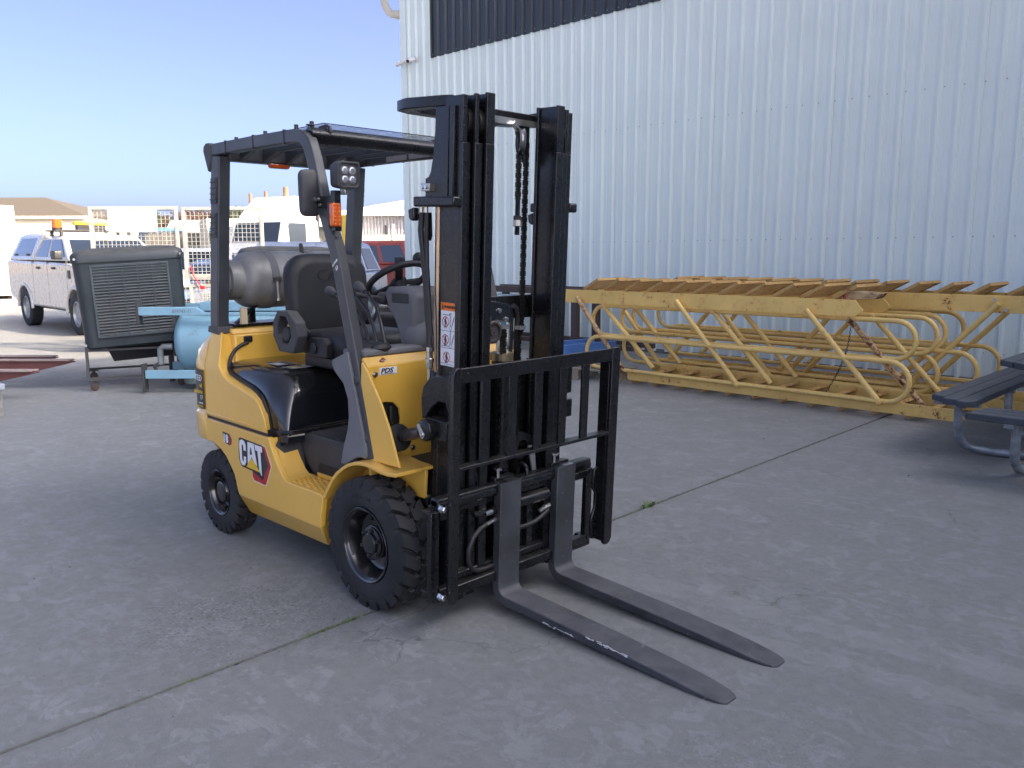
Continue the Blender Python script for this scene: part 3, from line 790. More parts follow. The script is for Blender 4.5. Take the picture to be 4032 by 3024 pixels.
for y0, y1 in ((-.345,-.285),):
    n = 8
    v = [(x,y0,z) for x, z in hex_o]+[(x,y0,z) for x, z in hex_i]+[(x,y1,z) for x, z in hex_o]+[(x,y1,z) for x, z in hex_i]
    f = []
    for i in range(n):
        j = (i+1) % n
        f += [(i,j,n+j,n+i),(2*n+j,2*n+i,3*n+i,3*n+j),(j,i,2*n+i,2*n+j),(n+i,n+j,3*n+j,3*n+i)]
    m.add(v, f)
m.build('hip_restraint', PLA, FL, bevel=.006)
MB().lathe([(-.335,.034),(-.33,.04),(-.27,.04),(-.22,.03)], (-.87,0,1.125), 'y', 8).build('recliner_knob', VIN, FL, bevel=.003)
MB().tube([(-.80,-.24,1.13),(-.83,-.255,1.16),(-.87,-.26,1.19),(-.9,-.25,1.2)], .008, 6).build('belt_tongue', PLA, FL)
hx2 = MB().box(-.93,-.66,.27,.33,1.03,1.20).build('hip_restraint', PLA, FL, bevel=.03)

# ---- overhead guard
def bent(pts, w, h_, name, material, parent, yc):
    """rectangular tube following (x,z) points at y=yc: w along y, h_ in the plane"""
    ring = []
    n = len(pts)
    for i in range(n):
        a = Vector(pts[max(i-1,0)]); b = Vector(pts[min(i+1,n-1)])
        t = (b-a).normalized(); nn = Vector((-t.y,t.x))
        p = Vector(pts[i])
        ring.append([(p.x+nn.x*s*h_/2, yc+k*w/2, p.y+nn.y*s*h_/2) for s, k in ((-1,-1),(1,-1),(1,1),(-1,1))])
    return MB().loft(ring).build(name, material, parent, bevel=.007, smooth=30)
guards = []
for sd_ in (-1,1):
    yc = sd_*.426
    rail = [(-1.335,2.053),(-1.2,2.053),(-.9,2.052),(-.56,2.046),(-.50,2.040)]+[(-.50+.09*math.sin(R(a)), 1.950+.09*math.cos(R(a))) for a in (12,24,36,48,60,72)]+[(-.392,1.925),(-.342,1.76),(-.237,1.523),(-.129,1.105),(-.018,.650)]
    fr = bent(rail, .050, .060, 'guard_front_leg', GRD, FL, yc)
    m = MB()
    for sx_, zz in ((-1.172,2.053),(-.891,2.0525),(-.606,2.0475)):
        m.box(sx_-.004, sx_+.004, yc-sd_*.02 if sd_ < 0 else yc-.02, yc+sd_*.0275 if sd_ > 0 else yc+.02, zz-.0315, zz+.0315)
        m.box(sx_-.004, sx_+.004, yc-.0275, yc+.0275, zz-.032, zz+.032)
    m.build('rail_joints', BKP, fr)
    MB().tube([(-.42,yc+sd_*.0,2.08),(-.42,yc,2.084)], .02).build('guard_cap', GRD, fr)
    rp = [(-1.412,1.12),(-1.409,1.19),(-1.292,2.022)]
    rl = bent(rp, .066, .088, 'guard_rear_leg', GRD, FL, sd_*.418)
    # louvre plates on the rear legs
    for z0, z1 in ((1.783,1.912),(1.610,1.736)):
        def px_(z): return -1.409+(z-1.19)*.1406
        m1 = MB().extr([(px_(z0)-.034,sd_*.452,z0),(px_(z0)+.034,sd_*.452,z0),(px_(z1)+.034,sd_*.452,z1),(px_(z1)-.034,sd_*.452,z1)], (0,sd_*.005,0))
        lp_ = m1.build('louvre_plate', PLA, rl, bevel=.004)
        for k in range(4):
            zc = z0+.018+k*(z1-z0-.012)/4
            MB().extr([(px_(zc)-.027,sd_*.4575,zc+.006),(px_(zc)+.024,sd_*.4575,zc+.006),(px_(zc+.012)+.024,sd_*.4575,zc+.018),(px_(zc+.012)-.027,sd_*.4575,zc+.018)], (0,sd_*.0008,0)).build('louvre_slot', BKP, lp_)
            MB().extr([(px_(zc)-.029,sd_*.457,zc+.004),(px_(zc)+.026,sd_*.457,zc+.004),(px_(zc)+.026,sd_*.464,zc+.000),(px_(zc)-.029,sd_*.464,zc+.000)], (0,0,.003)).build('louvre_blade', PLA, lp_)
    MB().loft([[(-1.478,sd_*.457,1.108),(-1.34,sd_*.466,1.10),(-1.332,sd_*.37,1.112),(-1.47,sd_*.37,1.112)],[(-1.47,sd_*.455,1.142),(-1.345,sd_*.462,1.140),(-1.345,sd_*.375,1.142),(-1.465,sd_*.375,1.142)]]).build('leg_collar', PLA, rl, bevel=.004)
    MB().prism([(-1.335,2.088),(-1.375,2.09),(-1.402,2.075),(-1.408,2.05),(-1.365,1.945),(-1.350,1.945),(-1.325,2.0)], 'y', yc-.032, yc+.032).build('guard_corner_cap', PLA, FL, bevel=.008)
    MB().prism([(-.143,1.108),(-.264,1.062),(-.268,1.045),(-.250,1.015),(-.182,.965),(-.152,.90),(-.150,.82),(-.165,.755),(-.197,.687),(-.225,.60),(-.19,.60),(-.10,.648),(-.03,.66),(-.03,.70)], 'y', sd_*.462, sd_*.425).build('leg_cover', PLG, FL, bevel=.004)
    for bx, bz in ((-.098,.985),(-.052,.735)):
        MB().lathe([(sd_*.448,.023),(sd_*.454,.021),(sd_*.457,.012),(sd_*.458,.002)], (bx,0,bz), 'y', 18).build('leg_plug', PLA, fr, smooth=60)
    # lamp brackets, work lamps, indicators
    bk = MB().extr([(-.365,sd_*.457,1.772),(-.225,sd_*.457,1.768),(-.205,sd_*.457,1.755),(-.245,sd_*.457,1.715),(-.345,sd_*.457,1.722)], (0,-sd_*.010,0)).box(-.235,-.205,*sorted((sd_*.458,sd_*.425)),1.62,1.79).build('lamp_bracket', BLK2, FL, bevel=.002)
    for bx, bz in ((-.325,1.757),(-.315,1.732)): MB().lathe([(sd_*.457,.008),(sd_*.466,.007)], (bx,0,bz), 'y', 6).build('bolt', ZNC, bk)
    MB().lathe([(-.0,.007),(.008,.007)], (-.228,sd_*.435,1.60), 'x', 8).build('bolt', ZNC, bk)
    cy_, cz_ = sd_*.392, 1.855
    lam = MB().loft([[(x,y,z) for y, z in rr(cy_,cz_,a,a,.018)] for x, a in ((-.275,.035),(-.255,.050),(-.215,.057),(-.185,.057),(-.183,.050),(-.192,.044))]).build('work_lamp', PLA, FL, smooth=35)
    MB().loft([[(x,y,z) for y, z in rr(cy_,cz_,.043,.043,.012)] for x in (-.200,-.191)]).build('lamp_reflector', mat('lamp_grey', (.12,.12,.125), .3, metal=.4), lam)
    for a in (-1,1):
        for b in (-1,1):
            MB().lathe([(-.191,.0175),(-.187,.017),(-.184,.010),(-.1835,.002)], (0,cy_+a*.019,cz_+b*.019), 'x', 14).build('lamp_lens', LED, lam, smooth=60)
    MB().box(-.245,-.205,cy_-.012,cy_+.012,1.775,1.805).build('lamp_mount', ZNC, lam, bevel=.003)
    ind = MB().prism(rr(sd_*.448,1.688,.024,.050,.010), 'x', -.232, -.202).build('indicator', AMB, FL, bevel=.006)
    MB().box(-.239,-.225,sd_*.448-.026,sd_*.448+.026,1.635,1.741).build('indicator_base', BKP, ind, bevel=.003)
    m = MB()
    for a in (-1,1):
        for b in range(6):
            m.lathe([(-.203,.0045),(-.199,.003)], (0,sd_*.448+a*.011,1.650+b*.0152+(.006 if b > 2 else 0)), 'x', 8)
    m.build('indicator_leds', mat('amber_led', (.85,.30,.05), .2), ind)
# mirror on the right front leg
MB().loft([[(x,y,z) for y, z in rr(-.480,1.785,a,b,.03)] for x, a, b in ((-.385,.040,.092),(-.375,.047,.100),(-.355,.047,.100),(-.345,.036,.088))]).cyl((-.37,-.48,1.77),(-.34,-.455,1.75),.012).build('mirror', PLA, FL, smooth=50)
MB().box(-1.31,-1.235,-.40,.40,1.997,2.083).build('guard_rear_beam', GRD, FL, bevel=.008)
MB().cyl((-.445,-.42,2.042),(-.445,.42,2.042),.036,16).build('guard_front_tube', BLK2, FL)
for y in (-.33,.33):
    MB().prism([(-.50,2.095),(-.44,2.100),(-.41,2.085),(-.405,2.06),(-.44,2.0),(-.50,2.0)], 'y', y-.006, y+.006).lathe([(-.010,.014),(.010,.014)], (-.432,y,2.070), 'y', 14).build('guard_ear', GRD, FL, bevel=.003)
for k in range(6):
    y = -.325+k*.13
    MB().loft([[(-1.24,y-.014,2.0),(-1.24,y+.014,2.0),(-1.24,y+.014,2.07),(-1.24,y-.014,2.07)],[(-1.10,y-.014,2.045),(-1.10,y+.014,2.045),(-1.10,y+.014,2.075),(-1.10,y-.014,2.075)],[(-.46,y-.014,2.040),(-.46,y+.014,2.040),(-.46,y+.014,2.07),(-.46,y-.014,2.07)]]).build('roof_bar', GRD, FL, bevel=.004)
MB().box(-1.25,-.38,-.385,.385,2.088,2.0915).build('clear_roof_sheet', glass('clear_sheet', (.96,.98,1.0)), FL)
for x in (-1.15,-.86,-.58,-.45):
    for y in (-.40,.40):
        MB().cyl((x,y,2.075),(x,y,2.103),.010,8).build('roof_bolt', BKP, FL)
MB().loft([[(-1.262,-.178,1.997),(-1.262,-.052,1.997),(-1.225,-.052,1.997),(-1.225,-.178,1.997)],[(-1.258,-.168,1.975),(-1.258,-.062,1.975),(-1.23,-.062,1.975),(-1.23,-.168,1.975)]]).build('rear_beacon', AMB, FL, bevel=.004)
STK = mat('safety_sticker', (.30,.29,.31), .5, var=.2, scale=50)
for x0, x1 in ((-.98,-.80),(-.78,-.48)):
    MB().box(x0,x1,.398,.4005,2.026,2.078).build('guard_sticker', STK, FL)
# chalk scrawl on the near leg
SCW = mat('paint_pen', (.6,.62,.62), .6)
def leg_x(z): return -.268+(1.523-z)*.2555
for pts in ([(.008,1.468),(.014,1.478),(.016,1.472),(.020,1.480)],[(.022,1.476),(.026,1.488),(.030,1.484)],[(.031,1.482),(.035,1.493),(.036,1.485),(.040,1.495)],[(.042,1.488),(.047,1.500),(.050,1.492),(.052,1.503)],[(.036,1.470),(.031,1.461),(.034,1.453),(.038,1.457),(.035,1.462)],[(.040,1.472),(.048,1.475),(.043,1.458)]):
    MB().tube([(leg_x(z)+x,-.4525,z) for x, z in pts], .0017, 5).build('pen_mark', SCW, FL)

# ---- side decals
def poly_plate(name, pts, y0, y1, material, parent): return MB().prism(pts, 'y', y0, y1).build(name, material, parent, smooth=0)
for sd_ in (-1,1):
    Y0, Y1 = sd_*.4995, sd_*.5010
    fx = (lambda x: x) if sd_ < 0 else (lambda x: -1.88-x)     # keep reading direction on both sides
    hexr = [(-.972,.437),(-.972,.405),(-.955,.388),(-.853,.383),(-.838,.387),(-.782,.487),(-.784,.497),(-.832,.580),(-.86,.583),(-.90,.51)]
    yl = poly_plate('maker_badge', [(fx(x),z) for x, z in [(-.980,.437),(-.980,.402),(-.960,.381),(-.853,.376),(-.834,.380),(-.775,.487),(-.776,.499),(-.828,.584),(-.86,.588),(-.90,.51)]], Y0, Y1, mat('pale_outline', (.70,.62,.40), .5), FL)
    poly_plate('badge_red', [(fx(x),z) for x, z in hexr], Y0, sd_*.5016, RDP, yl)
    poly_plate('badge_dark', [(fx(x),z) for x, z in [(-.96,.46),(-.955,.428),(-.865,.412),(-.806,.490),(-.845,.560),(-.90,.56)]], Y0, sd_*.5022, mat('hex_dark', (.035,.037,.04), .5, var=.6, scale=220), yl)
    bb = [(-1.102,.560),(-1.098,.583),(-1.085,.590),(-.862,.583),(-.848,.560),(-.862,.412),(-.872,.404),(-.952,.434),(-1.075,.438),(-1.095,.452),(-1.106,.480)]
    poly_plate('badge_backing', [(fx(x),z) for x, z in bb], Y0, sd_*.5028, BKP, yl)
    poly_plate('badge_triangle', [(fx(x),z) for x, z in [(-1.030,.446),(-.889,.440),(-.966,.502)]], Y0, sd_*.5036, YPR, yl)
    # block letters C A T
    Cc = [(-1.094,.552),(-1.088,.574),(-1.066,.583),(-1.040,.578),(-1.027,.560),(-1.027,.528),(-1.050,.528),(-1.050,.550),(-1.058,.558),(-1.067,.556),(-1.070,.545),(-1.072,.478),(-1.066,.466),(-1.057,.468),(-1.052,.478),(-1.051,.497),(-1.028,.497),(-1.030,.470),(-1.045,.450),(-1.066,.446),(-1.086,.456),(-1.093,.480)]
    Aa = [(-1.003,.580),(-.943,.580),(-.934,.54),(-.916,.468),(-.940,.482),(-.966,.508),(-.986,.487),(-1.012,.464)]
    Ah = [(-.998,.558),(-.986,.558),(-.979,.525),(-1.000,.523)]
    Tt = [(-.932,.578),(-.858,.576),(-.858,.548),(-.876,.548),(-.872,.425),(-.894,.450),(-.903,.548),(-.924,.549)]
    for pts in (Cc,Aa,Tt): poly_plate('badge_letter', [(fx(x),z) for x, z in pts], Y0, sd_*.5042, WHT, yl)
    poly_plate('badge_letter_gap', [(fx(x),z) for x, z in [(-.974,.556),(-.968,.556),(-.960,.520),(-.984,.518)]], Y0, sd_*.5048, BKP, yl)
    fx2 = (lambda x: x) if sd_ < 0 else (lambda x: -2.44-x)
    nb = poly_plate('model_badge', [(fx2(x),z) for x, z in [(-1.282,.592),(-1.205,.589),(-1.182,.563),(-1.188,.537),(-1.212,.527),(-1.268,.537)]], Y0, Y1, BKP, FL)
    poly_plate('badge_red', [(fx2(x),z) for x, z in [(-1.213,.588),(-1.205,.586),(-1.186,.562),(-1.192,.54),(-1.215,.532),(-1.203,.56)]], Y0, sd_*.5018, RDP, nb)
    text('lettering', '18', .062, (fx2(-1.277) if sd_ < 0 else fx2(-1.209), sd_*.5022, .539), (1 if sd_ < 0 else -1,0,0), (0,0,1), WHT, nb, sx=.95, bold=.002)
# ---- mast
def rail(sd_, y_o, y_i, x0, x1, z0, z1, ztop_w, web, name):
    """one channel: web plus front and rear flanges, front flange narrowed at the top where the rollers sit"""
    m = MB(MT)
    lo, hi = sorted((sd_*y_o, sd_*y_i))
    t = .015
    m.box(x0, x0+t, lo, hi, z0, z1)                       # rear flange
    m.box(x1-t, x1, lo, hi, z0, 1.955)                    # front flange
    a, b = sorted((sd_*y_o, sd_*(y_o-ztop_w)))
    m.box(x1-t, x1-.0005, a, b, 1.955, z1)
    a, b = sorted((sd_*web, sd_*(web-.013)))
    m.box(x0+t, x1-t, a, b, z0, z1-.001)
    return m.build(name, BLK2, FL, bevel=.0025)
MT0 = MT
for sd_ in (-1,1):
    MT = MT0 @ Matrix.Translation((0,.026 if sd_ > 0 else 0,0))     # the far column stands a little further out
    ro = rail(sd_, .301, .2595, .235, .366, .09, 2.128, .024, .301, 'outer_mast_rail')
    ri = rail(sd_, .2545, .2155, .255, .386, .11, 2.135, .019, .238, 'middle_mast_rail')
    rn = rail(sd_, .2105, .168, .275, .402, .13, 2.143, .0425, .192, 'inner_mast_rail')
    for yy, xx in ((.255,.318),(.214,.338)):
        MB(MT).lathe([(-.0165,.046),(-.015,.050),(.015,.050),(.0165,.046)], (xx,sd_*yy,2.035), 'y', 24).build('mast_roller', mat('roller_steel', (.06,.057,.052), .3, metal=.7), FL, smooth=30)
    # side plate, bracket bar
    tp = [(.226,2.09),(.300,2.09),(.300,1.745),(.165,1.745),(.165,1.822),(.185,1.828),(.198,1.848),(.212,1.91),(.222,2.0)]
    MB(MT).prism(tp, 'y', sd_*.318, sd_*.306).build('cylinder_guide_plate', BLK2, FL, bevel=.002)
    MB(MT).box(.302,.33,*sorted((sd_*.316,sd_*.300)),1.74,2.09).build('weld_strip', BLK2, FL, bevel=.004)
    bb_ = MB(MT).box(.125,.372,*sorted((sd_*.350,sd_*.302)),1.712,1.752).build('mast_side_bracket', BLK2, FL, bevel=.008)
    MB(MT).box(.168,.222,*sorted((sd_*.345,sd_*.312)),1.772,1.802).build('stop_block', ZNC, FL, bevel=.002)
    for zz in (.183,.205): MB(MT).lathe([(sd_*.345,.009),(sd_*.353,.008)], (zz,0,1.787), 'y', 6).build('bolt', CHR, FL)
    for xx in (.155,.185): MB(MT).cyl((xx,sd_*.33,1.712),(xx,sd_*.33,1.69),.010,6).build('bolt', ZNC, bb_)
    MB(MT).prism([(.095,1.70),(.13,1.71),(.135,1.66),(.118,1.655),(.10,1.665)], 'y', sd_*.352, sd_*.32).build('hose_clip', BLK2, FL, bevel=.006)
    # lift cylinder: tube and bright rod behind the outer rail
    MB(MT).cyl((.205,sd_*.272,.12),(.205,sd_*.272,1.02),.030,18).lathe([(.98,.036),(1.04,.036),(1.05,.03)], (.205,sd_*.272,0), 'z', 18).build('lift_cylinder', BLK2, FL)
    MB(MT).cyl((.213,sd_*.284,1.0),(.213,sd_*.284,1.76),.017,16).build('lift_rod', mat('warm_chrome', (.42,.34,.28), .16, metal=1), FL)
    MB(MT).prism([(.165,1.69),(.20,1.69),(.205,1.60),(.198,1.58),(.185,1.58)], 'y', sd_*.318, sd_*.312).build('hose_plate', BLK2, FL)
    # hoses
    MB(MT).tube([(.155,sd_*.325,1.69),(.150,sd_*.327,1.62),(.168,sd_*.327,1.52),(.186,sd_*.328,1.40),(.200,sd_*.33,1.30),(.216,sd_*.333,1.20),(.220,sd_*.335,1.15)], .0125, 8).tube([(.187,sd_*.325,1.69),(.186,sd_*.327,1.60),(.190,sd_*.327,1.48),(.204,sd_*.327,1.34),(.222,sd_*.33,1.20)], .010, 8).build('mast_hose', HOSE, FL, smooth=60)
    MB(MT).lathe([(1.065,.012),(1.075,.015),(1.09,.015),(1.092,.018),(1.108,.018),(1.11,.014),(1.135,.014),(1.137,.0165),(1.155,.016)], (.221,sd_*.335,0), 'z', 8).cyl((.221,sd_*.335,1.08),(.219,sd_*.335,.97),.0085,10).build('hose_fitting', CHR, FL, smooth=25)
    # tilt lug and pin
    lg = [(.205,.86),(.200,.95),(.212,.994),(.242,1.027),(.285,1.048),(.372,1.050),(.372,.90),(.350,.945),(.310,.945),(.268,.915),(.230,.862)]
    MB(MT).prism(lg, 'y', sd_*.362, sd_*.303).build('tilt_lug', BLK2, FL, bevel=.006)
    ln = MB(MT).lathe([(sd_*.408,.030),(sd_*.400,.046),(sd_*.305,.046)], (.265,0,.825), 'y', 10).box(.24,.37,*sorted((sd_*.37,sd_*.305)),.79,.872).build('tilt_boss', BLK2, FL, bevel=.004)
    MB(MT).extr([(.236,sd_*.409,.842),(.250,sd_*.409,.855),(.288,sd_*.409,.812),(.280,sd_*.409,.795),(.268,sd_*.409,.795)], (0,sd_*.005,0)).lathe([(sd_*.413,.009),(sd_*.421,.008)], (.272,0,.811), 'y', 6).build('pin_keeper', CHR, ln)
    tb = MT @ Vector((.262,sd_*.372,.825))
    a0 = Vector((-.12,sd_*.345,.685)); d = (tb-a0).normalized()
    MB().cyl(a0, a0+d*.13, .05, 18).build('tilt_cylinder', mat('boot_black', (.012,.012,.013), .55), FL)
    MB().tube([a0+d*.13,a0+d*.135,a0+d*.205,a0+d*.21], [.052,.060,.060,.05], 20).cyl(a0+d*.2,a0+d*.25,.018,12).build('tilt_boot', MATS['boot_black'], FL, smooth=30)
    MB().tube([a0+d*.24,tb-d*.10,tb-d*.02], [.024,.027,.024], 16).build('tilt_rod', mat('satin_steel', (.13,.135,.145), .28, metal=.7), FL)
    # lower pivot guard beside the wheel
    MB(MT).prism([(.17,.14),(.235,.14),(.235,.80),(.215,.80),(.19,.70),(.185,.55),(.165,.50)], 'y', sd_*.30, sd_*.285).build('mast_foot', BLK2, FL, bevel=.004)
    MB(MT).lathe([(.47,.03),(.505,.033),(.515,.027)], (.165,sd_*.30,0), 'z', 16).build('cylinder_base', BLK2, FL)
MT = MT0
# crosshead (U-shaped top beam) and cross members
xo = [(.296,-.285),(.255,-.306),(.065,-.343),(-.022,-.316),(-.055,-.24),(-.055,.24),(-.022,.316),(.065,.343),(.255,.306),(.296,.285),(.25,.262),(.07,.285),(.02,.22),(.02,-.22),(.07,-.285),(.25,-.262)]
MB(MT).prism(xo, 'z', 2.092, 2.134).build('mast_crosshead', BLK2, FL, bevel=.004)
MB(MT).box(.175,.215,-.27,.27,2.078,2.122).build('mast_top_beam', BLK2, FL, bevel=.004)
MB(MT).box(.245,.275,-.2,.2,2.06,2.085).cyl((.25,-.1,2.055),(.25,-.02,2.055),.012,6).build('hose_rack', ZNC, FL)
MB(MT).box(.236,.244,-.25,.27,.52,1.04).build('mast_dark_fill', BLK2, FL)  # added dark sheet that stands in for the shaded gap between the rails
for zz in (1.30,.62,.22): MB(MT).box(.235,.262,-.29,.29,zz-.05,zz+.05).build('mast_cross_member', BLK2, FL, bevel=.003)
# centre free-lift cylinder, chain anchor, pulleys
MB(MT).cyl((.315,-.015,.13),(.315,-.015,1.09),.043,20).build('centre_cylinder', BLK2, FL)
MB(MT).lathe([(1.085,.050),(1.115,.050),(1.118,.042)], (.315,-.015,0), 'z', 20).build('cylinder_collar', mat('brass_ring', (.30,.25,.15), .35, metal=.8), FL)
for yy in (-.035,.018): MB(MT).cyl((.315,yy,1.1),(.315,yy,1.25),.011,10).build('guide_rod', CHR, FL)
AN = MB(MT).prism([(-.131,1.272),(-.131,1.335),(-.122,1.345),(.008,1.322),(.017,1.312),(.017,1.243),(-.02,1.25),(-.075,1.262)], 'x', .318, .334).box(.262,.32,-.12,.07,1.29,1.318).build('anchor_plate', BLK, FL, bevel=.002)
for yy, zz in ((-.118,1.268),(-.058,1.298),(-.015,1.26)):
    MB(MT).lathe([(.334,.011),(.342,.010),(.343,.005)], (0,yy,zz), 'x', 12).build('anchor_bolt', CHR, AN)
PU = MB(MT).lathe([(.318,.047),(.346,.047),(.348,.044),(.348,.036),(.338,.033),(.338,.018),(.346,.016),(.346,.004)], (0,-.094,1.212), 'x', 30, cap=False).build('chain_pulley', mat('pulley_steel', (.09,.085,.078), .35, metal=.5), FL, smooth=35)
MB(MT).box(.325,.352,-.052,-.012,1.222,1.237).build('chain_stop', ZNC, FL)
MB(MT).box(.325,.352,.052,.088,1.212,1.227).build('chain_stop', ZNC, FL)
m = MB(MT)
hp = [(.325+.0,.042+.028*math.cos(R(a))*0, 1.24+.105*math.sin(R(a))) for a in ()]
pth = [(.30,.05,.20),(.30,.05,1.20),(.305,.046,1.26),(.315,.03,1.30),(.325,.0,1.315)]
m.tube(pth, .011, 8).tube([(x+.012,y+.024,z) for x, y, z in pth], .011, 8)
m.build('centre_hoses', HOSE, FL, smooth=60)
def chain(x, y, z0, z1, name, w=.018):
    m = MB(MT); p = .019; k = 0; z = z0
    while z < z1:
        a = w/2 if k % 2 else w/2-.006
        for s in (-1,0,1):
            m.box(x-.005,x+.005,y+s*a-.0018,y+s*a+.0018,z-p*.62,z+p*.62)
        m.box(x-.0035,x+.0035,y-w/2-.003,y+w/2+.003,z-.003,z+.003)
        z += p; k += 1
    return m.build(name, CHAIN, FL, smooth=0)
chain(.345,-.037,.34,1.215,'lift_chain',.026)
chain(.345,-.139,.9,1.20,'lift_chain',.018)
chain(.30,.115,1.2,1.985,'lift_chain',.024)
chain(.30,.072,1.76,1.96,'lift_chain',.024)
chain(.33,.07,.34,1.2,'lift_chain',.022)
MB(MT).cyl((.30,.072,1.61),(.30,.072,1.77),.0105,8).lathe([(1.645,.017),(1.66,.017),(1.661,.013),(1.667,.013),(1.668,.017),(1.69,.017)], (.30,.072,0), 'z', 6).build('chain_rod', BLK2, FL)
MB(MT).lathe([(1.648,.019),(1.672,.019)], (.30,.072,0), 'z', 6).build('chain_nut', ZNC, FL)
Tp = MT @ Matrix.Translation((.295,.085,1.995)) @ Matrix.Rotation(R(-33),4,'Z')
MB(Tp).lathe([(-.013,.046),(-.012,.052),(-.004,.044),(.004,.044),(.012,.052),(.013,.046),(.013,.02),(.018,.016),(.018,.004)], (0,0,0), 'y', 24, cap=False).build('top_pulley', mat('pulley_rim', (.22,.22,.22), .3, metal=.7), FL, smooth=40)
MB(MT).prism([(.06,2.08),(.165,2.08),(.165,1.93),(.15,1.90),(.13,1.93),(.11,2.02)], 'x', .25, .27).build('pulley_bracket', BLK2, FL, bevel=.004)
MB(MT).cyl((.285,.05,2.068),(.285,.075,2.040),.012,10).cyl((.285,.078,2.046),(.285,.082,2.02),.015,8).build('chain_anchor', CHR, FL)
MB(MT).lathe([(.315,.055),(.318,.062),(.33,.058),(.342,.062),(.345,.055),(.345,.03)], (0,.10,.69), 'x', 26, cap=False).build('hose_pulley', BLK2, FL, smooth=40)
MB(MT).tube([(.36,-.20,.66),(.37,-.18,.60),(.375,-.17,.50)], .011, 8).build('carriage_hose', HOSE, FL)
for y0, y1, z0 in ((.13,.16,.66),(-.20,-.165,.66)):
    MB(MT).extr([(.385,y0,.57),(.385,y0+.02,.57),(.36,y1+.0,.69),(.36,y0-.01,.69)], (-.008,0,0)).build('hose_strap', PLG, FL)
# warning label on the mast
wl = MB(MT).box(.251,.334,-.3022,-.3010,1.083,1.339).build('warning_label', WHT, FL, smooth=0)
def mbox(x0,x1,z0,z1,mt_,name='label_print',k=0): MB(MT).box(x0,x1,-.3030-k*.0006,-.3012,z0,z1).build(name, mt_, wl, smooth=0)
mbox(.251,.334,1.307,1.339,ORP)
RR_ = MT.to_3x3()
text('lettering', 'WARNING', .0155, MT @ Vector((.2715,-.3036,1.317)), RR_ @ Vector((1,0,0)), RR_ @ Vector((0,0,1)), BKP, wl, bold=.0004)
MB(MT).prism([(.2565,1.313),(.2695,1.313),(.263,1.333)], 'y', -.3036, -.3015).build('hazard_triangle', BKP, wl, smooth=0)
for zc, cx in ((1.262,.281),(1.190,.281),(1.120,.289)):
    m = MB(MT); n = 28
    for a, b in ((.0215,.0185),):
        v = []
        for i in range(n):
            t = 2*math.pi*i/n
            v += [(cx+a*math.cos(t),-.3034,zc+a*math.sin(t)),(cx+b*math.cos(t),-.3034,zc+b*math.sin(t))]
        m.add(v, [(2*i,2*((i+1)%n),2*((i+1)%n)+1,2*i+1) for i in range(n)])
    m.bar((cx-.014,-.3034,zc+.014),(cx+.014,-.3034,zc-.014),.0006,.003,(.7,0,.7))
    m.build('prohibition_ring', RDP, wl, smooth=0)
    m = MB(MT)
    m.lathe([(-.3033,.004),(-.3028,.004)], (cx+.001,0,zc+.013), 'y', 10)
    for p, q, w in (((0,.009),(-.001,-.006),.006),((-.002,.007),(-.008,-.003),.0025),((.001,.006),(.008,-.004),.0025),((-.002,-.005),(-.006,-.026),.003),((.001,-.005),(.004,-.026),.003)):
        m.bar((cx+p[0],-.3031,zc+p[1]),(cx+q[0],-.3031,zc+q[1]),.0006,w,(1,0,.01))
    m.build('figure_print', BKP, wl, smooth=0)
    m = MB(MT)
    if zc > 1.15:
        m.box(.3075,.3085,-.3031,-.3015,zc-.015,zc+.036); m.box(.3125,.3135,-.3031,-.3015,zc-.015,zc+.036); m.box(.3075,.3135,-.3031,-.3015,zc+.035,zc+.036)
        m.bar((.318,-.3031,zc-.018),(.332,-.3031,zc+.025),.0006,.0015,(1,0,.01)); m.bar((.3225,-.3031,zc-.012),(.333,-.3031,zc+.02),.0006,.0012,(1,0,.01))
    wx, wz = (.312,zc-.024) if zc > 1.15 else (.287,1.090)
    n = 18; v = []
    for i in range(n):
        t = 2*math.pi*i/n
        v += [(wx+.0085*math.cos(t),-.3032,wz+.0085*math.sin(t)),(wx+.0068*math.cos(t),-.3032,wz+.0068*math.sin(t))]
    m.add(v, [(2*i,2*((i+1)%n),2*((i+1)%n)+1,2*i+1) for i in range(n)])
    if zc > 1.25: m.box(.263,.305,-.3031,-.3015,zc+.027,zc+.0295); m.box(.303,.3055,-.3031,-.3015,zc+.027,zc+.036)
    elif zc > 1.15: m.box(.258,.304,-.3031,-.3015,zc-.0265,zc-.0245)
    else: m.box(.252,.278,-.3031,-.3015,1.093,1.0945); m.box(.30,.333,-.3031,-.3015,1.090,1.0912); m.box(.305,.333,-.3031,-.3015,1.103,1.1042)
    m.build('line_print', BLP, wl, smooth=0)
for zz in (1.2255,1.156): mbox(.251,.334,zz,zz+.0015,BLP)

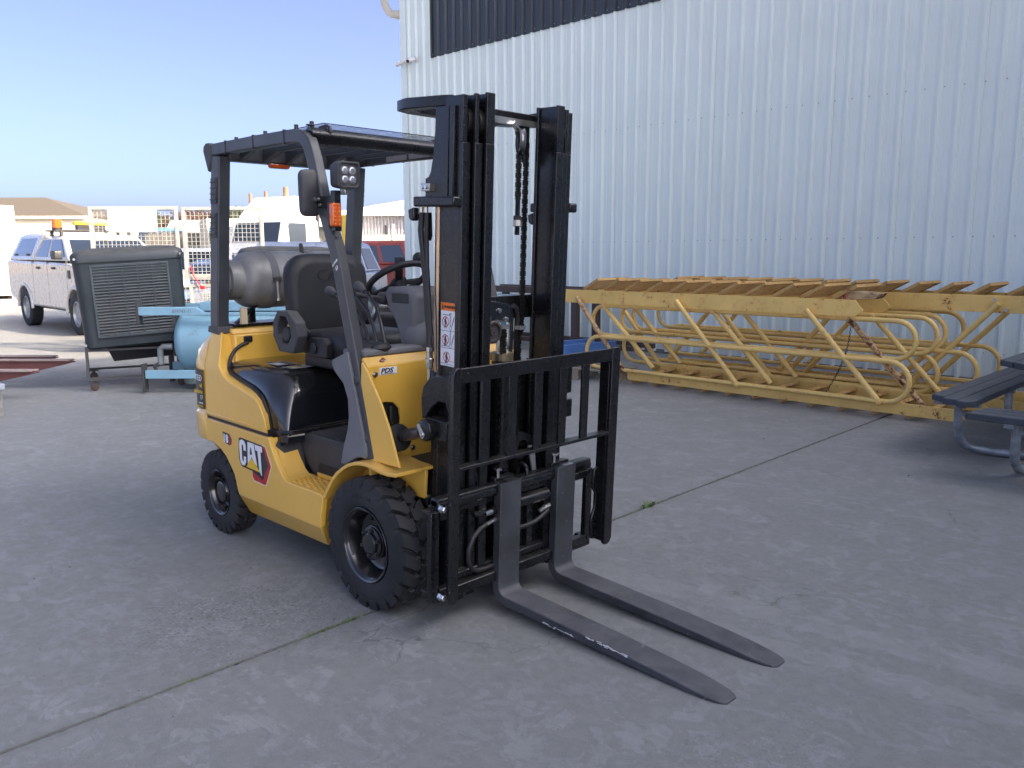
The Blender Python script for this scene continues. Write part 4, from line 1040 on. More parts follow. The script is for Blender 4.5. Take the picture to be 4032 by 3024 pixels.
# ---- carriage, side-shifter, load backrest, forks
CB = MB(MT).box(.375,.425,-.455,.488,.545,.583).cyl((.40,-.455,.553),(.40,.488,.553),.03,14).build('carriage_top_bar', BLK2, FL, bevel=.008)
MB(MT).box(.378,.43,-.465,.50,.150,.196).build('carriage_bottom_bar', BLK2, FL, bevel=.006)
MB(MT).box(.36,.40,-.33,.40,.205,.235).build('carriage_lower_rail', BLK2, FL, bevel=.006)
for y0, y1 in ((-.34,-.17),(.03,.20)):
    MB(MT).box(.335,.36,y0,y1,.20,.53).build('carriage_plate', BLK2, FL, bevel=.004)
MB(MT).box(.36,.385,.10,.135,.19,.48).build('carriage_rib', BLK2, FL, bevel=.003)
MB(MT).box(.355,.40,-.45,.48,.50,.545).build('side_shift_rail', BLK2, FL, bevel=.004)
for sd_ in (-1,1):
    o = .016
    y0, y1 = sorted((sd_*.495+o*0, sd_*.452))
    SF = MB(MT).box(.405,.432,y0,y1,.175,.537).box(.37,.405,y0,y1,.505,.540).box(.37,.405,y0,y1,.175,.205).build('carriage_side_frame', BLK2, FL, bevel=.004)
    for z0, z1 in ((.500,.535),(.178,.212)): MB(MT).box(.41,.44,*sorted((sd_*.452,sd_*.36)),z0,z1).build('side_frame_tie', BLK2, FL, bevel=.003)
    for zz in (.52,.193):
        MB(MT).lathe([(.432,.008),(.436,.008)], (0,sd_*.475,zz), 'x', 12).build('bolt', BKP, SF)
# load backrest
upz = [(-.479,.197),(-.475,.187),(-.465,.183),(-.448,.183),(-.439,.192),(-.439,1.117),(-.449,1.122),(-.462,1.120),(-.474,1.110),(-.479,1.095)]
UP1 = MB(MT).prism(upz, 'x', .516, .533).box(.47,.517,-.447,-.439,.20,1.10).build('backrest_upright', BLK2, FL, bevel=.003)
upz2 = [(.473,.192),(.482,.184),(.50,.183),(.518,.19),(.530,.21),(.530,1.117),(.522,1.122),(.473,1.122)]
UP2 = MB(MT).prism(upz2, 'x', .516, .533).box(.462,.517,.473,.481,.20,1.10).build('backrest_upright', BLK2, FL, bevel=.003)
MB(MT).box(.517,.532,-.441,.475,1.061,1.119).build('backrest_top_bar', BLK2, FL, bevel=.003)
MB(MT).box(.487,.532,-.440,.474,.720,.734).build('backrest_middle_bar', BLK2, FL, bevel=.002)
for yc in (-.307,-.159,-.007,.146,.293):
    MB(MT).box(.520,.531,yc-.0235,yc+.0235,.733,1.062).build('backrest_bar', BLK2, FL, bevel=.0015)
for sd_, yy in ((-1,-.458),(1,.50)):
    for zz in (.575,.215):
        MB(MT).lathe([(.486,.017),(.494,.017),(.495,.014),(.512,.014),(.514,.01)] if sd_ < 0 else [(.50,.012),(.514,.010)], (-.0,yy-.034 if sd_ < 0 else yy,zz), 'x', 6).build('backrest_bolt', CHR, UP1 if sd_ < 0 else UP2, smooth=25)
MB(MT).prism([(.44,.55),(.475,.56),(.475,.20),(.44,.21),(.43,.30),(.44,.33),(.455,.36),(.455,.43),(.43,.47)], 'x', .47, .485).build('backrest_side_plate', BLK2, FL, bevel=.006)
# forks
def fork(yc, lab):
    w = .062
    m = MB(MT)
    zb = .054
    # shank with bent heel as swept sections (x,z centreline of inner and outer face)
    outer = [(.404,.587),(.404,.30),(.404,.14)]+[(.404+.075-.075*math.cos(R(a)), .129-.075*math.sin(R(a))) for a in (15,30,45,60,75,90)]
    inner = [(.446,.587),(.446,.30),(.446,.14)]+[(.446+.035-.035*math.cos(R(a)), .130-.035*math.sin(R(a))) for a in (15,30,45,60,75,90)]
    secs = [[(o[0],yc-w,o[1]),(i_[0],yc-w,i_[1]),(i_[0],yc+w,i_[1]),(o[0],yc+w,o[1])] for o, i_ in zip(outer, inner)]
    for x, wt, zt in ((.75,w,.093),(1.05,w,.089),(1.25,w,.083),(1.38,w*.985,.077),(1.45,w*.93,.072),(1.495,w*.82,.069),(1.52,w*.66,.067),(1.533,w*.48,.0655)):
        secs.append([(x,yc-wt,zb),(x,yc-wt,zt),(x,yc+wt,zt),(x,yc+wt,zb)])
    f = m.loft(secs).build('fork', GREY, FL, bevel=.004, smooth=25)
    if lab: f['label'] = lab
    MB(MT).box(.37,.404,yc-w*.95,yc+w*.95,.52,.60).box(.37,.404,yc-w*.95,yc+w*.95,.13,.165).build('fork_hook', BLK2, f, bevel=.004)
    MB(MT).box(.398,.4465,yc-w*.96,yc+w*.96,.5868,.5878).build('fork_top', BLK2, f)
    pn = MB(MT).cyl((.395,yc-.035,.585),(.395,yc-.035,.632),.009,10).lathe([(.630,.012),(.634,.021),(.640,.022),(.642,.018)], (.395,yc-.035,0), 'z', 16).build('fork_lock_pin', CHR, f, smooth=40)
    MB(MT).box(.405,.44,yc-.01,yc+.05,.5875,.5885).build('fork_plate', ZNC, f)
fork(-.067, 'near fork with pale scuff marks on its edge')
fork(.290, None)
m = MB(MT)
random.seed(3)
for i in range(46):
    x = random.choice((random.uniform(.70,.86), random.uniform(.93,1.12))); z = random.uniform(.080,.090) if x > .9 else random.uniform(.058,.066)
    m.box(x, x+random.uniform(.004,.022), -.1297, -.1285, z, z+random.uniform(.0015,.004))
tag(m.build('paint_scuffs', WHT, FL, smooth=0), kind='stuff')
MB(MT).tube([(.40+.03*math.cos(R(a)),.045+.0*a,.588+.045*math.sin(R(a))) for a in range(0,181,20)], .009, 8).build('carriage_eye', BLK2, FL, smooth=60)
# side-shift cylinder, fittings and hoses
MB(MT).cyl((.405,-.02,.468),(.405,.20,.468),.028,16).build('side_shift_cylinder', BLK2, FL, bevel=.003)
MB(MT).cyl((.405,-.15,.462),(.405,-.04,.462),.022,14).cyl((.405,-.245,.468),(.405,-.19,.468),.012,8).build('side_shift_gland', BLK2, FL)
MB(MT).cyl((.41,-.19,.462),(.41,-.13,.464),.016,10).build('side_shift_rod', CHR, FL)
for yy, zz, dy in ((-.185,.420,.075),(.145,.405,.07)):
    MB(MT).tube([(.415,yy,zz-.008),(.415,yy+dy*.4,zz),(.415,yy+dy,zz+.008)], .0095, 8).lathe([(yy+dy*.45,.013),(yy+dy*.6,.013)], (.415,0,zz+.003), 'y', 6).lathe([(yy+dy*.75,.012),(yy+dy*.9,.012)], (.415,0,zz+.006), 'y', 6).build('hose_fitting', ZNC, FL)
hp = [(.415,-.18,.413),(.417,-.215,.405),(.42,-.255,.380),(.424,-.285,.335),(.424,-.288,.285),(.42,-.265,.243),(.415,-.225,.220),(.41,-.17,.215),(.41,-.09,.218),(.41,0,.235)]
MB(MT).tube(hp, .0105, 10).build('side_shift_hose', HOSE, FL, smooth=60)
MB(MT).tube([(.415,.0,.352),(.417,.06,.350),(.417,.12,.356),(.415,.17,.372),(.412,.21,.39)], .0105, 10).lathe([(-.005,.012),(.012,.012)], (.415,0,.352), 'y', 8).build('side_shift_hose', HOSE, FL, smooth=60)

# ---- LPG bottle lying across the rear, with its cradle
for yy in (-.22,.20):
    MB().box(-1.50,-1.42,yy-.02,yy+.02,1.12,1.225).build('bottle_cradle', BLK2, FL, bevel=.004)
MB().box(-1.55,-1.36,-.36,.40,1.136,1.150).build('cradle_base', BLK2, FL, bevel=.003)
for q_ in (-1,1): MB().bar((-1.40,q_*.33,1.15),(-1.40,q_*.20,1.25),.03,.012).build('cradle_brace', BLK2, FL)
MB().box(-1.345,-1.325,-.335,-.30,1.15,1.24).build('cradle_pin', mat('cream_steel', (.55,.47,.30), .5), FL)
ALU = mat('dull_aluminium', (.24,.24,.23), .48, metal=.4, var=.35, dust=.2, scale=5, wear=.2, wearcol=(.12,.12,.12))
bt = MB().lathe([(-.445,.10),(-.44,.107),(-.375,.108),(-.37,.112),(-.36,.13),(-.335,.147),(-.30,.156),(-.255,.158),(-.25,.160),(-.235,.160),(-.23,.158),(.28,.158),(.33,.152),(.37,.135),(.395,.105),(.41,.06)], (-1.455,.085,1.383), 'y', 48).build('gas_bottle', ALU, None, smooth=40)
tag(bt, 'scuffed aluminium gas bottle lying across the back of the forklift', 'gas bottle')
MB().lathe([(-.447,.085),(-.43,.092)], (-1.455,.085,1.383), 'y', 30).build('foot_plate', mat('bottle_foot', (.35,.36,.36), .5, dust=.2), bt)
for yy in (-.215,.06):
    st_ = MB().lathe([(yy-.024,.1585),(yy-.022,.1625),(yy+.022,.1625),(yy+.024,.1585)], (-1.455,.085,1.383), 'y', 44, cap=False).build('bottle_strap', PLG, FL, smooth=30)
    MB().box(-1.30,-1.287,yy+.057,yy+.113,1.375,1.40).cyl((-1.292,yy+.085,1.375),(-1.288,yy+.085,1.27),.006,8).cyl((-1.288,yy+.085,1.283),(-1.288,yy+.085,1.27),.010,6).build('strap_buckle', ZNC, st_)
MB().tube([(-1.40,.10,1.52),(-1.45,.12,1.575),(-1.5,.16,1.53)], .012, 8).build('bottle_hose', HOSE, FL)
# ================================================================== stacked yellow stair flights against the shed
SY = rusty('yellow_rust_paint', (.80,.54,.16), .58, .5, scale=7)
SYT = rusty('yellow_rust_tube', (.77,.53,.17), .45, .45, scale=9)
SYR = rusty('rusted_tube', (.52,.36,.16), .95, .6, scale=16)
SYG = rusty('worn_grating', (.46,.29,.10), .6, .7, scale=12)
def grating():
    m = MB(); w, d = .61, .25
    for a, b in (((0,0),(w,0)),((0,d),(w,d)),((0,0),(0,d)),((w,0),(w,d))):
        m.bar((a[1],a[0],0),(b[1],b[0],0),.006,.03)
    p = .048
    n = int((w+d*.5)/p)+1
    for k in range(-6, n+6):
        for sg in (1,-1):
            y0 = k*p if sg > 0 else k*p
            pts = []
            a = (0, y0); b = (d, y0+sg*d*.55)
            # clip to 0..w
            def clip(a, b):
                t0, t1 = 0, 1; dy = b[1]-a[1]
                for lim, s in ((0,1),(w,-1)):
                    va, vb = s*(a[1]-lim), s*(b[1]-lim)
                    if va < 0 and vb < 0: return None
                    if va < 0: t0 = max(t0, va/(va-vb))
                    if vb < 0: t1 = min(t1, va/(va-vb))
                return ((a[0]+(b[0]-a[0])*t0, a[1]+dy*t0),(a[0]+(b[0]-a[0])*t1, a[1]+dy*t1)) if t1 > t0+.02 else None
            c_ = clip(a, b)
            if c_: m.bar((c_[0][0],c_[0][1],.004),(c_[1][0],c_[1][1],.004),.008,.009)
    me = m.mesh('tread', 0); me.materials.append(SYG)
    return me
GM = grating()
def stadium(x0, x1, z0, z1, y, n=10):
    r_ = (z1-z0)/2; c = (z0+z1)/2
    p = [(x1-r_+r_*math.cos(R(a)), y, c+r_*math.sin(R(a))) for a in [-90+180*i/n for i in range(n+1)]]
    p += [(x0+r_+r_*math.cos(R(a)), y, c+r_*math.sin(R(a))) for a in [90+180*i/n for i in range(n+1)]]
    return p
def flight(label, x0, x1, y0, y1, zs0, zs1, tread_z, tx0, ntr, loop, posts, yl, rustposts=(), tip=1, tilt=29, lift=0):
    t = thing('stair_flight', label, 'staircase', (0,0,0), 0, 'yellow stair flights stacked by the shed')
    zc = (zs0+zs1)/2
    for i, y in enumerate((y0, y1)):
        MB().prism([(x0,zs0+.02),(x0+.02,zs0),(x1-.08,zs0),(x1,zc-.02 if tip > 0 else zc+.04),(x1-.08,zs1),(x0+.01,zs1),(x0,zs1-.015)], 'y', y, y+.012).build('stringer', SY, t, bevel=.002)
    for k in range(ntr):
        o = bpy.data.objects.new('tread', GM); COL.objects.link(o); o.parent = t
        o.location = (tx0+k*.312, y0+.025+(y1-y0-.63)/2, tread_z); o.rotation_euler = (0,-R(tilt),0)
    for j, yy in enumerate(yl):
        MB().tube(stadium(loop[0], loop[1], loop[2], loop[3], yy), .024, 10, closed=True).build('handrail', SYT, t, smooth=60)
        for q, (a, b) in enumerate(posts):
            MB().cyl((a[0],yy+.004,a[1]),(b[0],yy+.004,b[1]),.027,12).ball((b[0],yy,b[1]),.036,10).build('handrail_post', SYR if (q in rustposts and j == 0) else SYT, t, smooth=50)
    return t
flight('upper front yellow stair flight lying upside down, rusted stringer tip', -3.985, -.268, 5.33, 6.00, .922, 1.080, 1.088, -3.70, 11, (-3.57,.205,.160,.535),
       [((-3.74,.99),(-3.02,.165)),((-2.305,1.0),(-1.52,.15)),((-.806,.97),(-.055,.15))], (5.288, 6.03), rustposts=(0,))
flight('lower front yellow stair flight resting on the concrete', -2.985, .675, 5.335, 6.00, .045, .155, .012, -2.95, 11, (-3.56,.20,.545,.90),
       [((-2.665,.205),(-3.41,.90)),((-1.19,.185),(-1.897,.90)),((.35,.09),(-.413,.885))], (5.392, 5.96), rustposts=(2,))
flight('upper rear yellow stair flight with bolted post plates, nearest the shed', -3.3, 1.75, 6.14, 6.80, .965, 1.125, 1.100, -3.1, 15, (-3.45,.53,.205,.575),
       [((.656,1.05),(-.045,.25)),((-.75,1.05),(-1.45,.25)),((-2.2,1.05),(-2.9,.25))], (6.10, 6.84))
flight('lower rear yellow stair flight, half hidden beneath the others', -3.2, 1.20, 6.15, 6.80, .045, .155, .012, -3.0, 13, (-3.55,.20,.555,.915),
       [((.95,.10),(1.2,.56)),((-.35,.10),(.06,.56)),((-1.5,.10),(-1.1,.56))], (6.19, 6.75))
# clamp plate with two bolts on the upper rear flight, and the crushed bracket at the tip
rear = [o for o in bpy.data.objects if o.name.startswith('stair_flight')][2]
pl = MB().extr([(.56,6.136,1.06),(.62,6.136,1.115),(.76,6.136,1.01),(.70,6.136,.965)], (0,-.008,0)).build('post_plate', SY, rear)
for x, z in ((.615,1.085),(.715,.995)): MB().lathe([(6.118,.018),(6.128,.02)], (x,0,z), 'y', 12).build('plate_bolt', ZNC, pl)
MB().prism([(-.50,1.07),(-.20,1.09),(-.16,1.14),(-.42,1.16),(-.53,1.12)], 'y', 5.42, 5.62).build('bent_bracket', rusty('bent_bracket_paint', (.45,.33,.17), .8, .6), [o for o in bpy.data.objects if o.name.startswith('stair_flight')][0], bevel=.006)
# hanging chain between upper and lower rails
m = MB()
for i in range(26):
    t_ = i/25; x = -.36-.22*t_*t_; z = .86-.70*t_
    m.tube([(x+.008*math.cos(a)*(1 if i % 2 else .35), 5.30+.008*math.sin(a)*(.35 if i % 2 else 1), z+.015*math.sin(a+.0)) for a in [2*math.pi*k/8 for k in range(8)]], .003, 5, closed=True)
tag(m.build('hanging_chain', CHAIN, None), 'thin steel chain hanging between the yellow handrails', 'chain')
# red tape tied on
MB_ = MB().tube([(-.47,5.40,1.15),(-.475,5.39,1.11),(-.46,5.385,1.06),(-.465,5.385,1.03)], .006, 5).build('red_tape', mat('red_tape', (.45,.04,.05), .5), None)
tag(MB_, 'red tape tied to the bracket on the upper front stair flight', 'tape')

# dark steel rack by the shed wall, blue trough, timber bearers
BRN = rusty('brown_steel', (.07,.05,.042), .6, .6)
rk = thing('steel_rack', 'dark rusty steel rack standing against the shed left of the stairs', 'rack', (0,0,0))
for x in (-7.3,-5.30): 
    for y in (7.1,7.6): MB().box(x-.05,x+.05,y-.05,y+.05,0,.98).build('post', BRN, rk, bevel=.004)
for y in (7.1,7.6):
    MB().box(-7.4,-4.2,y-.05,y+.05,.90,1.0).build('top_rail', BRN, rk, bevel=.004)
    MB().box(-7.4,-4.2,y-.04,y+.04,.13,.20).build('bottom_rail', BRN, rk, bevel=.004)
BLU = rusty('blue_paint', (.06,.16,.42), .15, .45)
tr = thing('blue_trough', 'bright blue steel channel frame with mesh underside, left of the stairs', 'steel frame', (-3.82,5.16,0), R(83))
MB().box(0,.9,0,.05,.29,.40).build('front_rail', BLU, tr, bevel=.004)
MB().box(0,.9,.40,.45,.29,.40).build('rear_rail', BLU, tr, bevel=.004)
MB().box(-.012,.0,-.004,.454,.27,.402).build('end_plate', BLU, tr, bevel=.003)
m = MB()
for k in range(26):
    for s in (1,-1): m.bar((k*.034,.025,.285 if s > 0 else .20),(k*.034+.034,.025,.20 if s > 0 else .285),.004,.005)
tag(m.build('mesh_skirt', CHAIN, tr, smooth=0), kind='stuff')
MB().box(0,.9,.02,.03,.185,.20).build('skirt_bar', BLU, tr)
bb2 = thing('blue_bin', 'worn blue steel bin behind the forklift mast', 'bin', (-7.05,6.75,0))
MB().loft([[(-.42,-.25,.3),(.42,-.25,.3),(.42,.25,.3),(-.42,.25,.3)],[(-.55,-.33,.84),(.55,-.33,.84),(.55,.33,.84),(-.55,.33,.84)]]).build('body', rusty('bin_blue', (.07,.24,.40), .35, .55), bb2, bevel=.01)
MB().box(-.58,.58,-.36,.36,.83,.87).build('rim', rusty('bin_rim', (.25,.36,.42), .4, .5), bb2, bevel=.006)
MB().box(-.4,.4,-.22,.22,0,.3).build('legs', BRN, bb2)
tg = MB().box(-.03,.03,-.02,.02,0,.16).tube([(0,0,0),(.01,-.01,-.05),(-.03,-.01,-.11),(-.05,0,-.05)], .006, 5).build('red_tag', mat('red_plastic', (.65,.02,.03), .4), None, bevel=.006)
tg.location = (-6.93,6.40,.93)
tag(tg, 'red plastic tag sticking up from the blue bin', 'tag')
TIM = mat('grey_timber', (.24,.21,.17), .8, var=.3, scale=14, dust=.3, bmp=.3, bscale=60)
pa = thing('timber_pallet', 'weathered grey timber pallet on the ground by the blue frame', 'pallet', (-3.60,5.16,0), R(12))
for k in range(3): MB().box(-.35,.55,k*.20,k*.20+.13,.115,.135).build('plank', TIM, pa, bevel=.003)
for k in range(2): MB().box(-.12+k*.5,.0+k*.5,.0,.55,0,.114).build('bearer', TIM, pa, bevel=.004)

# ================================================================== picnic table
PLK = mat('dark_plank', (.045,.054,.066), .55, var=.25, dust=.35, dustcol=(.16,.17,.18), scale=8, bmp=.1)
GAL = mat('galvanised_tube', (.30,.33,.36), .42, metal=.5, var=.35, scale=16)
pt = thing('picnic_table', 'picnic table with charcoal plank benches and galvanised tube legs at the right edge', 'picnic table', (0,0,0))
for i, (x, ya) in enumerate(((.757,4.16),(.870,4.04),(.983,3.975))):
    w = .106
    pts = [(x,ya),(x+w,ya-.05 if i == 0 else ya-.02),(x+w,6.25),(x,6.25)] if i < 2 else [(x,ya),(x+w*.55,ya-.01),(x+w,ya+.07),(x+w,6.25),(x,6.25)]
    MB().prism(pts, 'z', .415, .460).build('bench_plank', PLK, pt, bevel=.005)
for i in range(6):
    MB().prism([(1.15+i*.115,4.34-.10*min(i,2)),(1.257+i*.115,4.25-.10*min(i,2)),(1.257+i*.115,6.0),(1.15+i*.115,6.0)], 'z', .695, .740).build('table_plank', PLK, pt, bevel=.005)
for i, (y0, y1) in enumerate(((3.53,3.635),(3.645,3.75),(3.76,3.86))):
    MB().prism([(1.17+.02*i,y0),(2.5,y0),(2.5,y1),(1.19+.02*i,y1)], 'z', .415, .460).build('bench_plank', PLK, pt, bevel=.005)
def leg(pts): MB().tube(pts, .030, 12).build('leg', GAL, pt, smooth=60)
leg([(.93,4.22,.415),(.93,4.24,.25),(.935,4.27,.14),(.965,4.32,.075),(1.02,4.36,.045),(1.14,4.385,.035),(1.40,4.43,.035),(1.75,4.55,.035)])
leg([(1.43,3.75,.415),(1.43,3.76,.20),(1.43,3.79,.11),(1.44,3.86,.055),(1.46,3.98,.035),(1.55,4.25,.035),(1.75,4.60,.035)])
leg([(1.03,5.15,.415),(1.04,5.15,.2),(1.06,5.16,.1),(1.12,5.17,.05),(1.25,5.18,.035),(1.75,5.0,.035)])
leg([(1.75,4.80,.02),(1.75,4.80,.695)])
MB().box(.77,1.08,4.18,4.24,.385,.414).box(.77,1.08,5.1,5.16,.385,.414).build('bench_bracket', GAL, pt)
MB().box(1.40,1.46,3.55,3.85,.385,.414).build('bench_bracket', GAL, pt)
MB().box(1.2,1.85,4.76,4.84,.66,.694).build('table_bracket', GAL, pt)

# ================================================================== evaporative coolers
CG = mat('cooler_plastic', (.020,.029,.034), .5, var=.15, dust=.5, dustcol=(.20,.18,.14), scale=5)
CG2 = mat('cooler_louvre', (.042,.056,.062), .5, var=.15, dust=.2)
FR = rusty('frame_steel', (.05,.05,.052), .5, .6)
RZ = R(44.8)
def cooler(label, loc, rz, tilt):
    t = thing('evaporative_cooler', label, 'cooler', loc, rz, 'dark evaporative coolers on frames')
    SXM = Matrix.Scale(.92,4,(1,0,0))
    T = SXM @ Matrix.Translation((.03,0,.50)) @ Matrix.Rotation(R(tilt),4,'Y') @ Matrix.Translation((0,0,-.50))
    def ring(z, hx, hy): return [(x,y,z) for x, y in rr(0,0,hx,hy,.10,5)]
    body = MB(T).loft([ring(.50,.56,.50),ring(.52,.585,.525),ring(1.42,.615,.555),ring(1.47,.62,.56)]).build('body', CG, t, smooth=40)
    MB(T).loft([ring(1.46,.632,.572),ring(1.54,.632,.572),ring(1.575,.60,.545),ring(1.60,.52,.46),ring(1.615,.36,.30)]).build('lid', CG, t, smooth=60)
    for x in (-.585,.585):
        for z in (1.505,.56): MB(T).lathe([(-.595,.012),(-.57,.016)], (x,0,z), 'y', 10).build('corner_bolt', ZNC, body)
    # louvre panel on the front
    y = -.548
    MB(T).box(-.44,.44,y-.012,y+.03,.62,.645).box(-.44,.44,y-.012,y+.03,1.405,1.43).box(-.44,-.415,y-.012,y+.03,.645,1.405).box(.415,.44,y-.012,y+.03,.645,1.405).build('louvre_frame', CG2, body, bevel=.004)
    MB(T).box(-.415,.415,y+.004,y+.02,.645,1.405).build('louvre_void', BKP, body)
    for k in range(23):
        z = .652+k*.0333
        MB(T).extr([(-.415,y-.012,z),(.415,y-.012,z),(.415,y+.006,z+.016),(-.415,y+.006,z+.016)], (0,.003,.004)).build('slat', CG2, body)
    for k in range(1,5):
        MB(T).box(-.415+k*.166-.004,-.415+k*.166+.004,y-.014,y+.005,.645,1.405).build('divider', CG2, body)
    # duct neck, frame and castors
    MB(T).loft([[(-.30,-.38,.33),(.38,-.38,.33),(.38,.38,.33),(-.30,.38,.33)],[(-.36,-.44,.50),(.44,-.44,.50),(.44,.44,.50),(-.36,.44,.50)]]).build('duct_neck', BKP, t, bevel=.01)
    for x in (-.56,.56):
        for y_ in (-.46,.46):
            MB(SXM).box(x-.015,x+.015,y_-.015,y_+.015,.13,.50).build('frame_post', FR, t)
            MB(SXM).box(x+(.0 if x < 0 else -.12),x+(.12 if x < 0 else 0),y_-.06,y_+.06,.118,.13).build('castor_plate', FR, t)
            cx = x+(.06 if x < 0 else -.06)
            MB(SXM).lathe([(-.018,.045),(-.015,.05),(.015,.05),(.018,.045)], (cx,y_,.05), 'y', 16).box(cx-.02,cx+.02,y_-.026,y_-.020,.05,.118).box(cx-.02,cx+.02,y_+.020,y_+.026,.05,.118).build('castor', BRN, t)
    for z in (.14,.46):
        for y_ in (-.46,.46): MB(SXM).box(-.575,.575,y_-.012,y_+.012,z-.012,z+.012).build('frame_rail', FR, t)
        for x in (-.56,.56): MB(SXM).box(x-.012,x+.012,-.46,.46,z-.012,z+.012).build('frame_rail', FR, t)
    return t
cooler('dark green evaporative cooler with louvred front beside the parked ute', (-7.29,1.32,0), RZ+R(27), -3.0)
cooler('evaporative cooler whose dusty lid shows above the gas bottle', (-6.29,2.88,0), RZ+R(8), 1)
tmb = thing('timber_block', 'pale sawn timber block under the nearer evaporative cooler', 'timber', (-7.05,1.75,0), RZ)
MB().box(-.05,.42,.0,.12,.0,.11).build('block', mat('pale_timber', (.55,.47,.34), .7, var=.2), tmb, bevel=.004)
MB().box(-.0,.38,.01,.11,.11,.13).build('cap_board', TIM, tmb)

# ================================================================== pale blue tank
BL = rusty('pale_blue_paint', (.21,.38,.47), .34, .5, rustcol=(.05,.045,.03), scale=8)
tk = thing('pressure_tank', 'pale blue pressure tank on channel arms behind the forklift', 'tank', (-6.51,1.53,0), RZ)
prof = [(-.13,.04),(-.125,.10),(-.11,.19),(-.08,.27),(-.04,.33),(0,.36),(.03,.365),(1.33,.365),(1.40,.33),(1.45,.2),(1.46,.05)]
MB().lathe([(.13+t, r_) for t, r_ in prof], (0,0,.555), 'x', 44).build('vessel', BL, tk, smooth=50)
for y in (-.40,.34):
    MB().prism([(-.27,.865),(-.27,.955),(.36,.955),(.45,.895),(1.45,.895),(1.45,.865)], 'y', y, y+.06).build('top_arm', BL, tk, bevel=.004)
    MB().box(-.24,1.45,y,y+.06,.165,.255).build('bottom_arm', BL, tk, bevel=.004)
    for x, z0, z1 in ((-.275,.77,1.03),(-.26,.02,.33)):
        MB().box(x-.012,x+.012,y-.02,y+.09,z0,z1).build('end_plate', FR, tk, bevel=.003)
MB().box(.35,1.3,-.25,.25,.90,1.00).build('top_box', BL, tk, bevel=.008)
MB().lathe([(-.382,.035),(-.37,.045),(-.35,.045)], (.92,0,.74), 'y', 16).build('port', ZNC, tk)
MB().tube([(.0,-.20,.50),(-.10,-.22,.50),(-.13,-.22,.47),(-.13,-.22,.38),(-.13,-.22,.30)], .035, 10).build('pipe_elbow', mat('old_galv', (.22,.24,.23), .55, metal=.4, var=.4), tk, smooth=60)
MB().tube([(-.13,-.22,.32),(-.20,-.24,.28),(-.17,-.25,.22),(-.08,-.25,.20)], .025, 8).build('valve', FR, tk, smooth=50)
MB().cyl((.20,.0,.20),(.20,.0,.07),.16,18).build('drain_sump', mat('mouldy_green', (.16,.22,.20), .7, var=.3), tk)
text('handwritten_number', '819743-11', .050, (.10,-.4015,.893), (1,0,0), (0,0,1), GRYP, tk, shear=.2)
bt2 = thing('battery', 'grey battery with labels on the tank frame behind the seat', 'battery', (-5.62,2.30,1.0), RZ)
MB().box(-.14,.14,-.09,.09,0,.16).build('case', mat('battery_grey', (.10,.11,.12), .5), bt2, bevel=.006)
MB().box(-.10,.08,-.092,-.089,.05,.10).build('label', WHT, bt2)
MB().box(-.15,.15,-.095,.095,.16,.19).build('lid', WHT, bt2, bevel=.006)
yp = thing('yellow_post', 'tall yellow steel post behind the forklift seat', 'post', (-5.02,2.85,0), RZ)
MB().box(-.045,.045,-.045,.045,0,1.95).build('column', mat('post_yellow', (.55,.37,.05), .5, var=.1, dust=.2), yp, bevel=.008)
MB().box(-.12,.12,-.12,.12,0,.02).build('base_plate', MATS['post_yellow'], yp)

# ================================================================== rusty beams on a block, left edge
RSB = rusty('red_oxide_steel', (.13,.045,.038), .55, .6)
def tyne(label, tip, z, length, h, w):
    t = thing('steel_beam', label, 'steel beam', (tip[0],tip[1],z), RZ, 'rusty tapered steel beams at the left edge')
    MB().prism([(0,h*.92),(-.10,h),(-length,h),(-length,0),(-.40,0),(-.12,h*.55),(0,h*.80)], 'y', -w/2, w/2).build('web', RSB, t, bevel=.003)
    MB().prism([(-.02,h),(-length,h),(-length,h+.014),(-.02,h+.012)], 'y', -w*.8, w*.8).build('flange', rusty('beam_top', (.30,.24,.21), .6, .7), t)
tyne('longest rusty beam with a pointed end, at the left edge', (-7.32,.64), .215, 1.9, .115, .08)
tyne('rusty beam behind the longest one, at the left edge', (-7.82,.62), .235, 1.9, .10, .07)
tyne('short dark red beam end nearest the grey post', (-6.82,.12), .20, 1.6, .11, .10)
pb = thing('support_post', 'short grey round post at the left edge under the beams', 'post', (-6.12,-.45,0))
MB().lathe([(0,.075),(.26,.07),(.27,.05)], (0,0,0), 'z', 18).build('stump', mat('stump_grey', (.22,.22,.21), .7, var=.3, scale=20), pb)
MB().prism([(-.5,-.05),(.12,-.06),(.17,-.02),(.17,.06),(-.5,.05)], 'z', .27, .325).build('cap_block', mat('cap_grey', (.27,.29,.32), .6, var=.3, scale=14), pb, bevel=.006)
# ================================================================== vehicles
TINT = mat('tinted_glass', (.018,.026,.036), .06, coat=.5, var=.1, spec=.8)
CARW = mat('white_car_paint', (.70,.71,.72), .25, coat=.8, var=.03, dust=.12, dustcol=(.45,.38,.28))
TRIM = mat('black_trim', (.02,.021,.022), .45, var=.2, dust=.25)
TAIL = mat('tail_red', (.30,.01,.015), .15, coat=.8)
STEEL = mat('steel_wheel', (.32,.33,.34), .35, metal=.6, var=.2)
def cwheel(parent, x, y, r, w, sd_, material=STEEL):
    T = Matrix.Translation((x,y,r)) @ Matrix.Scale(sd_,4,(0,1,0))
    ty = MB(T).lathe([(-w/2,r*.62),(-w/2,r*.93),(-w*.42,r),(w*.42,r),(w/2,r*.93),(w/2,r*.66),(w*.42,r*.60)], (0,0,0), 'y', 28, cap=False).build('wheel', RUB, parent, smooth=35)
    MB(T).lathe([(w*.44,r*.62),(w*.46,r*.56),(w*.30,r*.52),(w*.22,r*.40),(w*.34,r*.26),(w*.36,r*.16),(w*.40,r*.14),(w*.40,.01)], (0,0,0), 'y', 24, cap=False).build('rim', material, ty, smooth=40)
